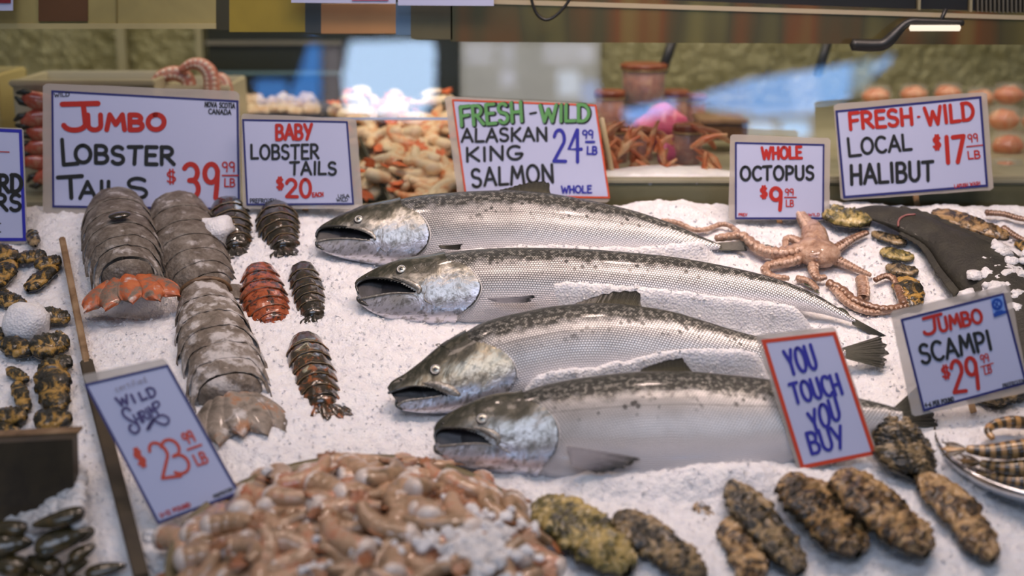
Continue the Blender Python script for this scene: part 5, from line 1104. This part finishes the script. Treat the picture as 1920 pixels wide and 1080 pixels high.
# header beam over the glass
YH = .235
t = thing('case_header', 'metal header beam above the case glass with painted yellow and orange reflections', 'header', at_y(960, 20, YH))
BEAM = M('beam_metal', (.2, .16, .07), .30, .55); v = BEAM.coord(); mp = BEAM.n('ShaderNodeMapping', {'Vector': v, 'Scale': (5.5, .1, .6)}).outputs[0]
BEAM.link(BEAM.ramp(BEAM.noise(mp, 1.6, 2, .5), [(.34, (.30, .25, .08)), (.48, (.13, .11, .05)), (.58, (.26, .11, .04)), (.70, (.34, .26, .08))]), 'Base Color'); BEAM = BEAM.m  # olive and brown blotches paint in reflections on the metal
def quadp(nm, pts, mt, dep=.02, Y=YH, par=None):
    V, F = slab([at_y(x, y, Y) for x, y in pts], dep, np.array((0, -1.0, 0))); return mk(nm, V, F, mt, par, False)
quadp('beam', [(845, -14), (2080, 32), (2080, 85), (845, 78)], BEAM, .03, YH, t)
quadp('top_edge_or_highlight', [(845, -4), (2080, 34), (2080, 42), (845, 5)], plain('beam_edge_highlight', (.55, .45, .28), .3, .2), .006, YH - .002, t)  # cream strip paints in the highlight along the beam's top
for nm, x0, x1, ya, yb_, c in (('beige_reflection', -140, 405, -60, 50, (.36, .30, .11)), ('beige_reflection_lip', -140, 405, 44, 54, (.46, .39, .18)), ('dark_reflection', 405, 430, -60, 56, (.05, .045, .02)), ('yellow_reflection', 430, 572, -40, 60, (.33, .245, .03)), ('grey_reflection', 572, 602, -40, 62, (.06, .07, .07)),
        ('orange_reflection', 602, 742, 8, 63, (.50, .26, .10)), ('blue_reflection', 742, 770, 6, 66, (.13, .22, .33)), ('olive_reflection', 770, 848, 4, 74, (.13, .115, .055)), ('brown_reflection', 72, 164, -60, 40, (.12, .055, .02))):  # these colour blocks paint in what one shiny rail would reflect
    quadp(nm, [(x0, ya), (x1, ya), (x1, yb_), (x0, yb_)], mottled(nm, tuple(k * .9 for k in c), tuple(min(1, k * 1.1) for k in c), 6, .38, bump=0), .02, YH if nm not in ('brown_reflection', 'beige_reflection_lip') else YH - .003, t)
quadp('seam', [(217, -60), (220, -60), (220, 46), (217, 46)], plain('seam_brown', (.22, .17, .05), .5), .004, YH - .002, t)
t = thing('vent_grille', 'dark vent strip with fine slats above the beam at top right', 'vent', at_y(1500, 0, YH))
quadp('vent_back', [(1060, -60), (2080, -60), (2080, 28), (1060, -4)], BLACKM, .01, YH + .02, t)
for x in (1723, 1820): quadp('bracket', [(x, -60), (x + 5, -60), (x + 3, 24), (x - 2, 24)], TRIMM, .008, YH + .01, t)
for k in range(18): quadp('slat', [(1832 + k * 8, -60), (1835 + k * 8, -60), (1835 + k * 8, 24), (1832 + k * 8, 24)], plain('slat_grey', (.13, .12, .09), .5) if k == 0 else bpy.data.materials['slat_grey'], .006, YH + .012, t)
t = thing('shelf_price_strip', 'pale price strip with pink marks cut by the top edge', 'price strip', at_y(730, 0, YH - .02))
quadp('strip', [(546, -50), (742, -50), (742, 7), (546, 5)], PAPER, .002, YH - .02, t); quadp('strip', [(746, -50), (926, -50), (926, 11), (746, 10)], PAPER, .002, YH - .02, t); quadp('pink_mark', [(660, -4), (728, -4), (728, 1), (660, 1)], plain('pink_print', (.55, .12, .22), .5), .001, YH - .0215, t)
t = thing('corner_sign', 'corner of a pale sign with dark red square at top left', 'sign', at_y(5, 5, YH - .02))
quadp('card', [(-60, -50), (24, -50), (24, 20), (-60, 20)], PAPER, .002, YH - .02, t); quadp('red_patch', [(-60, -50), (20, -50), (20, 6), (-60, 6)], plain('dark_red', (.22, .02, .03), .5), .001, YH - .0215, t)
t = thing('case_lamp', 'small glowing tube lamp on a bent black bracket under the beam', 'lamp', at_y(1750, 50, .20))
C = spl([(1598, 84), (1640, 85), (1662, 80), (1700, 44), (1730, 41), (1806, 43)], 40); V, F = tube([at_y(x, y, .205) for x, y in C], np.interp(np.linspace(0, 1, 40), (0, .35, .5, 1), (.0085, .0085, .0055, .004)), 8, (0, 1, 0)); mk('bracket', V, F, BLACKM, t)
V, F = tube([at_y(x, 52.5, .195) for x in np.linspace(1707, 1799, 12)], .0042, 12, (0, 1, 0)); mk('tube', V, F, glow('lamp_glow', (1.0, .84, .66), 1.1), t)
V, F = tube([at_y(1773, 18, .21), at_y(1763, 42, .205)], .003, 8, (0, 1, 0)); mk('stem', V, F, BLACKM, t)
V, F = tube([at_y(x, y, .215) for x, y in spl([(992, -20), (1000, 12), (1010, 30), (1026, 37), (1046, 26), (1066, 2), (1072, -20)], 40)], .0022, 8); tag(mk('power_cable', V, F, BLACKM), 'black cable looping below the top edge in front of the beam', 'cable')
for i, (p, q_) in enumerate((((1266, 60), (1242, 135)), ((1558, 60), (1532, 142)))):
    V, F = tube([at_y(*p, .62), at_y(*q_, .60)], .0085, 8, (0, 1, 0)); tag(mk('hanging_strut', V, F, BLACKM), ('thin dark strut slanting behind the glass above the jars', 'dark strut slanting behind the glass above the blue reflection')[i], 'strut')
# tubs, crab claws, cooked octopus at left
TUB = plain('white_plastic', (.62, .57, .40), .4)
def tub(label, x0, x1, y0, y1, Y, dep, mt=TUB):
    a = at_y(x0, y0, Y); b = at_y(x1, y1, Y); c = np.array(((a[0] + b[0]) / 2, Y + dep / 2, b[2])); wx, hz = abs(b[0] - a[0]), a[2] - b[2]; root = thing('plastic_tub', label, 'tub', c, 'white plastic tubs')
    for nm, cc, s in (('front_side', (c[0], Y + .003, b[2] + hz / 2), (wx, .006, hz)), ('back_side', (c[0], Y + dep - .003, b[2] + hz / 2), (wx, .006, hz)), ('left_side', (c[0] - wx / 2 + .003, Y + dep / 2, b[2] + hz / 2), (.006, dep - .012, hz)), ('right_side', (c[0] + wx / 2 - .003, Y + dep / 2, b[2] + hz / 2), (.006, dep - .012, hz)), ('rim', (c[0], Y + .001, a[2] - .005), (wx + .008, .014, .010))):
        V, F = bbox(cc, *s, .0025); mk(nm, V, F, mt, root, False)
    return root
tub('tall cream tub behind the jumbo lobster sign', 22, 300, 150, 386, .38, .16); tub('yellowish tub at the left frame edge behind the cut sign', -120, 15, 140, 386, .42, .14, plain('yellow_plastic', (.66, .56, .26), .4)); tub('cream tub under the cooked octopus arms', 306, 438, 160, 386, .46, .16)
CRR = mottled('crab_red', (.42, .035, .022), (.58, .10, .05), 40, .3, (.66, .30, .18), Coat_Weight=.6); CRB = plain('crab_tip', (.035, .032, .025), .3)
for i, (x, y, ang, s) in enumerate(((72, 190, 20, 1.1), (70, 222, -10, 1.1), (76, 250, 15, 1.0), (72, 276, -5, 1.0), (66, 302, 10, 1.0), (84, 330, -25, .9))):
    P = at_y(x, y, .335); root = thing('crab_claw', 'red crab claw with black tips, ' + ('topmost of the stack', 'second of the stack', 'third of the stack', 'fourth of the stack', 'fifth of the stack', 'lowest of the stack')[i] + ' by the lobster sign', 'crab claw', P, 'cooked crab claws'); d = np.array((-math.cos(R(ang)), -.3, math.sin(R(ang)))); d = nrm(d); e = nrm(np.cross(d, (0, 1, 0)))
    V, F = ell(P + d * -.006, (d, e, np.cross(d, e)), .028 * s, .014 * s, .012 * s, 16, 10); V = [p + nrm(p - P) * .0015 * fb(p, 90) for p in V]; mk('claw', V, F, CRR, root)
    for k in (1, -1):
        V, F = tube([P + d * .012 * s + e * k * .006, P + d * .022 * s + e * k * .008, P + d * .030 * s + e * k * .003], (.006 * s, .005 * s, .002 * s), 8); mk('dark_tip', V, F, CRB, root)
OC2 = mottled('cooked_octopus', (.50, .13, .08), (.62, .24, .17), 50, .3, (.68, .36, .27), Coat_Weight=.5); SK2 = plain('cooked_sucker', (.82, .66, .55), .35)
P = at_y(340, 165, .46); t = thing('cooked_octopus', 'red cooked octopus arms with white suckers above the jumbo lobster sign', 'octopus', P)
for pth, r_, Y in (([(255, 168), (285, 158), (305, 143), (330, 138), (352, 150), (356, 185)], (4, 8, 13, 15, 14, 12), .47), ([(338, 132), (360, 120), (382, 124), (396, 145), (398, 190)], (7, 11, 15, 16, 16), .455), ([(400, 152), (414, 146), (424, 160), (428, 192)], (8, 11, 12, 12), .48)):
    n = 40; C = np.array([at_y(x, y, Y) for x, y in spl(pth, n)]); sc = mm(C[0]); rad = np.interp(np.linspace(0, 1, n), np.linspace(0, 1, len(r_)), r_) * sc; V, F = tube(C, rad, 12, (0, 1, 0)); a_ = mk('arm', V, F, OC2, t); mb = MB(); T = np.gradient(C, axis=0)
    for i in range(5, n - 1, 3):
        e = nrm(np.cross(T[i], (0, 1, 0)))
        for s in (-.45, .45):
            d = nrm(np.array((0, -1.0, 0)) * .85 + e * s + np.array((0, 0, .25))); V, F = ell(C[i] + d * rad[i] * .93, (d, nrm(T[i]), nrm(np.cross(d, T[i]))), rad[i] * .15, rad[i] * .30, rad[i] * .30, 10, 6); mb.add(V, F)
    mb.build('suckers', SK2, a_)
# tray of pale crab meat behind the baby lobster sign
P = at_y(510, 240, .70); t = thing('crab_meat_tray', 'dark tray heaped with pale crab meat above the baby lobster sign', 'tray', P)
mb = MB(); boxq(mb, 420, 606, 214, 330, .62, .2); mb.build('tray_body', plain('tray_grey', (.08, .085, .11), .4), t, False)
mb = MB(); rs = random.Random(9)
for k in range(120):
    V, F = blob(at_y(rs.uniform(425, 590), 0, rs.uniform(.63, .8)) * np.array((1, 1, 0)) + np.array((0, 0, at_y(500, 214, .64)[2] + rs.uniform(-.004, .012))), rs.uniform(.007, .013), .7, k, .4, 5); mb.add(V, F)
o = mb.build('crab_meat', shrimp_mat('pale_meat', [(.62, .42, .26), (.74, .60, .42), (.78, .68, .52)], 50, .5, .2), t); o['kind'] = 'stuff'
# jars, crab legs, basket, pink reflection shapes, packs at right
CLR = M('clear_plastic', (.9, .88, .8), .08); CLR.b.inputs['Alpha'].default_value = .16; CLR.b.inputs['Coat Weight'].default_value = 1.0; CLR = CLR.m
GOLDR = plain('gold_rim', (.62, .44, .20), .3, .5); JF = mottled('red_jar_fill', (.15, .03, .02), (.33, .09, .04), 45, .4, (.50, .26, .14), bump=.3)
LIDB = mottled('brown_lid', (.20, .05, .02), (.30, .09, .03), 14, .3, bump=0); LIDP = plain('lid_print', (.62, .36, .20), .4)
def lathe(c, prof, n=24):
    V = [np.asarray(c) + np.array((r_ * math.cos(a), r_ * math.sin(a), z)) for r_, z in prof for a in np.linspace(0, 2 * math.pi, n, endpoint=False)]; return V, gridF(len(prof), n, True)
def jar(label, x, y0, y1, w_, Y, lid=True, fill=JF):
    b = at_y(x, y1, Y); tp = at_y(x, y0, Y); H = tp[2] - b[2]; r_ = w_ / 2 * mm(b); root = thing('jar', label, 'jar', b, 'jars of red seafood behind the glass')
    V, F = lathe(b, [(.001, .001), (r_ * .9, .001), (r_ * .93, H * .80), (.001, H * .84)]); mk('filling', V, F, fill, root)
    V, F = lathe(b, [(r_ * .96, 0), (r_, H * .9), (r_ * .98, H * .92)]); mk('clear_wall', V, F, CLR, root)
    if lid: V, F = lathe(b, [(.001, H), (r_ * .9, H), (r_ * 1.05, H * .97), (r_ * 1.05, H * .86), (r_ * .99, H * .86)]); mk('lid', V, F, LIDB, root)
    V, F = lathe(b, [(r_ * 1.02, H * .86), (r_ * 1.06, H * .84), (r_ * 1.02, H * .82)]); mk('gold_rim', V, F, GOLDR, root)
    return root
for a in (('round jar with orange brown lid standing highest on the jars', 1206, 118, 190, 84, .60), ('dark red jar left of the pink shape', 1142, 168, 262, 56, .56), ('dark red jar under the highest jar', 1192, 178, 262, 52, .62), ('jar behind the pink shape', 1262, 168, 262, 54, .66), ('jar with red filling right behind the pink shape', 1300, 176, 262, 46, .68), ('low jar beside the king salmon sign', 1152, 232, 322, 52, .42), ('low jar of crab pieces under the pink shape', 1200, 240, 322, 50, .44), ('low jar of crab pieces in front of the brown basket', 1288, 232, 325, 56, .40)): jar(*a)
rs = random.Random(4)
CRO = mottled('crab_leg_orange', (.46, .10, .03), (.56, .20, .08), 40, .35, (.66, .42, .22))
for i in range(40):
    x = rs.uniform(1128, 1345); y = rs.uniform(240, 325); a = rs.uniform(-1.2, 1.2) + 1.57; L = rs.uniform(22, 38); Y = rs.uniform(.30, .38); C = [at_y(x + L * k * math.cos(a), y - L * k * math.sin(a) * .9 + 6 * k * k, Y) for k in (-1, -.3, .3, 1)]
    V, F = tube(spl(C, 14), np.interp(np.linspace(0, 1, 14), (0, .4, .5, 1), (.003, .0062, .0048, .0022)), 8); tag(mk('crab_limb', V, F, CRO), 'orange brown crab leg %s, %s the crab heap behind the glass' % ('standing upright' if abs(a - 1.57) < .3 else 'leaning left' if a > 1.57 else 'leaning right', 'left in' if x < 1190 else 'in the middle of' if x < 1270 else 'right in'), 'crab leg', 'heap of crab legs')
mb = MB(); P = at_y(1250, 333, .30); V, F = ell(P, (XI, (0, 1, 0), (0, 0, 1)), .115, .050, .016, 30, 40); mb.add([p + nrm(p - P) * .006 * fb(p, 45, 4) for p in V], F)
tag(mb.build('shelf_ice', ICE), 'crushed ice on the shelf under the crab legs', 'ice')
t = thing('brown_basket', 'low brown basket behind the glass above the octopus sign', 'basket', at_y(1357, 264, .5)); BK = mottled('basket_brown', (.10, .05, .02), (.17, .09, .04), 50, .5)
mb = MB(); boxq(mb, 1314, 1402, 230, 264, .5, .09); mb.build('basket_body', BK, t, False); mb = MB(); boxq(mb, 1311, 1405, 226, 234, .496, .1); mb.build('basket_rim', mottled('basket_rim', (.22, .13, .06), (.30, .19, .10), 50, .5), t, False)
PK = M('reflected_pink', (.72, .14, .26), .3, 0, Coat_Weight=.3); PK = PK.m  # solid pink shapes added in place of a jacket mirrored in the glass
P = at_y(1242, 240, .48); V, F = ell(P, ((1, 0, 0), (0, 0, 1), (0, 1, 0)), .046, .036, .03, 40, 26); V = [p + nrm(p - P) * (.012 * fb(p, 28, 3) + .004 * fb(p, 80)) + np.array((.12 * (p[2] - P[2]), 0, -.12 * (p[0] - P[0]))) for p in V]; tag(mk('pink_reflection', V, F, PK), 'bright pink shape standing in for a reflected jacket among the jars', 'reflection')
P = at_y(1250, 292, .40); V, F = ell(P, ((1, 0, 0), (0, 0, 1), (0, 1, 0)), .014, .020, .012, 24, 16); V = [p + nrm(p - P) * .006 * fb(p, 60, 3) for p in V]; tag(mk('pink_reflection', V, F, PK), 'small pink shape standing in for a reflection, below the larger one', 'reflection')
V, F = tube([at_y(1128, 222, .30), at_y(1149, 330, .30)], .004, 8); tag(mk('pale_rod', V, F, plain('rod_gold', (.66, .50, .28), .35)), 'pale gold rod just right of the king salmon sign', 'rod')
ORF = shrimp_mat('orange_pack', [(.62, .12, .03), (.74, .24, .08), (.78, .46, .26)], 40, .4, .4)
def pack(label, x, y, w_, h_, Y):
    b = at_y(x, y, Y); r_ = w_ / 2 * mm(b); H = h_ * mm(b); root = thing('seafood_pack', label, 'pack', b, 'clear domed packs of orange seafood')
    V, F = ell(b + np.array((0, 0, H * .42)), ((0, 0, 1), (1, 0, 0), (0, 1, 0)), H * .40, r_ * .88, r_ * .8, 18, 10); V = [p + nrm(p - b) * .003 * fb(p, 110) for p in V]; mk('filling', V, F, ORF, root)
    V, F = lathe(b, [(r_ * .5, 0), (r_ * .95, .001), (r_, H * .45), (r_ * 1.06, H * .47), (r_ * .98, H * .52), (r_ * .85, H * .92), (r_ * .5, H), (.001, H)], 20); mk('clear_dome', V, F, CLR, root); return root
for i, (x, y, w_, h_, Y) in enumerate(((1642, 196, 60, 38, .80), (1712, 192, 56, 36, .80), (1776, 190, 56, 36, .80), (1838, 200, 60, 38, .80), (1890, 196, 62, 42, .74), (1950, 196, 62, 42, .74), (1880, 246, 64, 50, .60), (1944, 250, 64, 50, .60), (1888, 296, 66, 52, .52), (1952, 300, 66, 52, .52), (1884, 340, 66, 46, .40), (1950, 344, 66, 46, .40))):
    pack(('leftmost pack in the back row above the halibut sign', 'second pack in the back row above the halibut sign', 'third pack in the back row above the halibut sign', 'pack above the top right corner of the halibut sign', 'clear topped pack highest at the right edge', 'pack cut by the right edge, highest', 'pack right of the halibut sign, second down', 'pack cut by the right edge, second down', 'pack right of the halibut sign, third down', 'pack cut by the right edge, third down', 'lowest pack right of the halibut sign', 'lowest pack cut by the right edge')[i] + ', orange filling', x, y, w_, h_, Y)
V, F = bbox(np.array((at_y(1920, 345, .42)[0], .48, (at_y(1920, 345, .40)[2] + ZS) / 2)), .13, .14, max(.01, at_y(1920, 345, .40)[2] - ZS), .003); tag(mk('dark_stand', V, F, plain('stand_brown', (.09, .05, .03), .5)), 'dark brown stand under the lowest orange packs', 'stand')
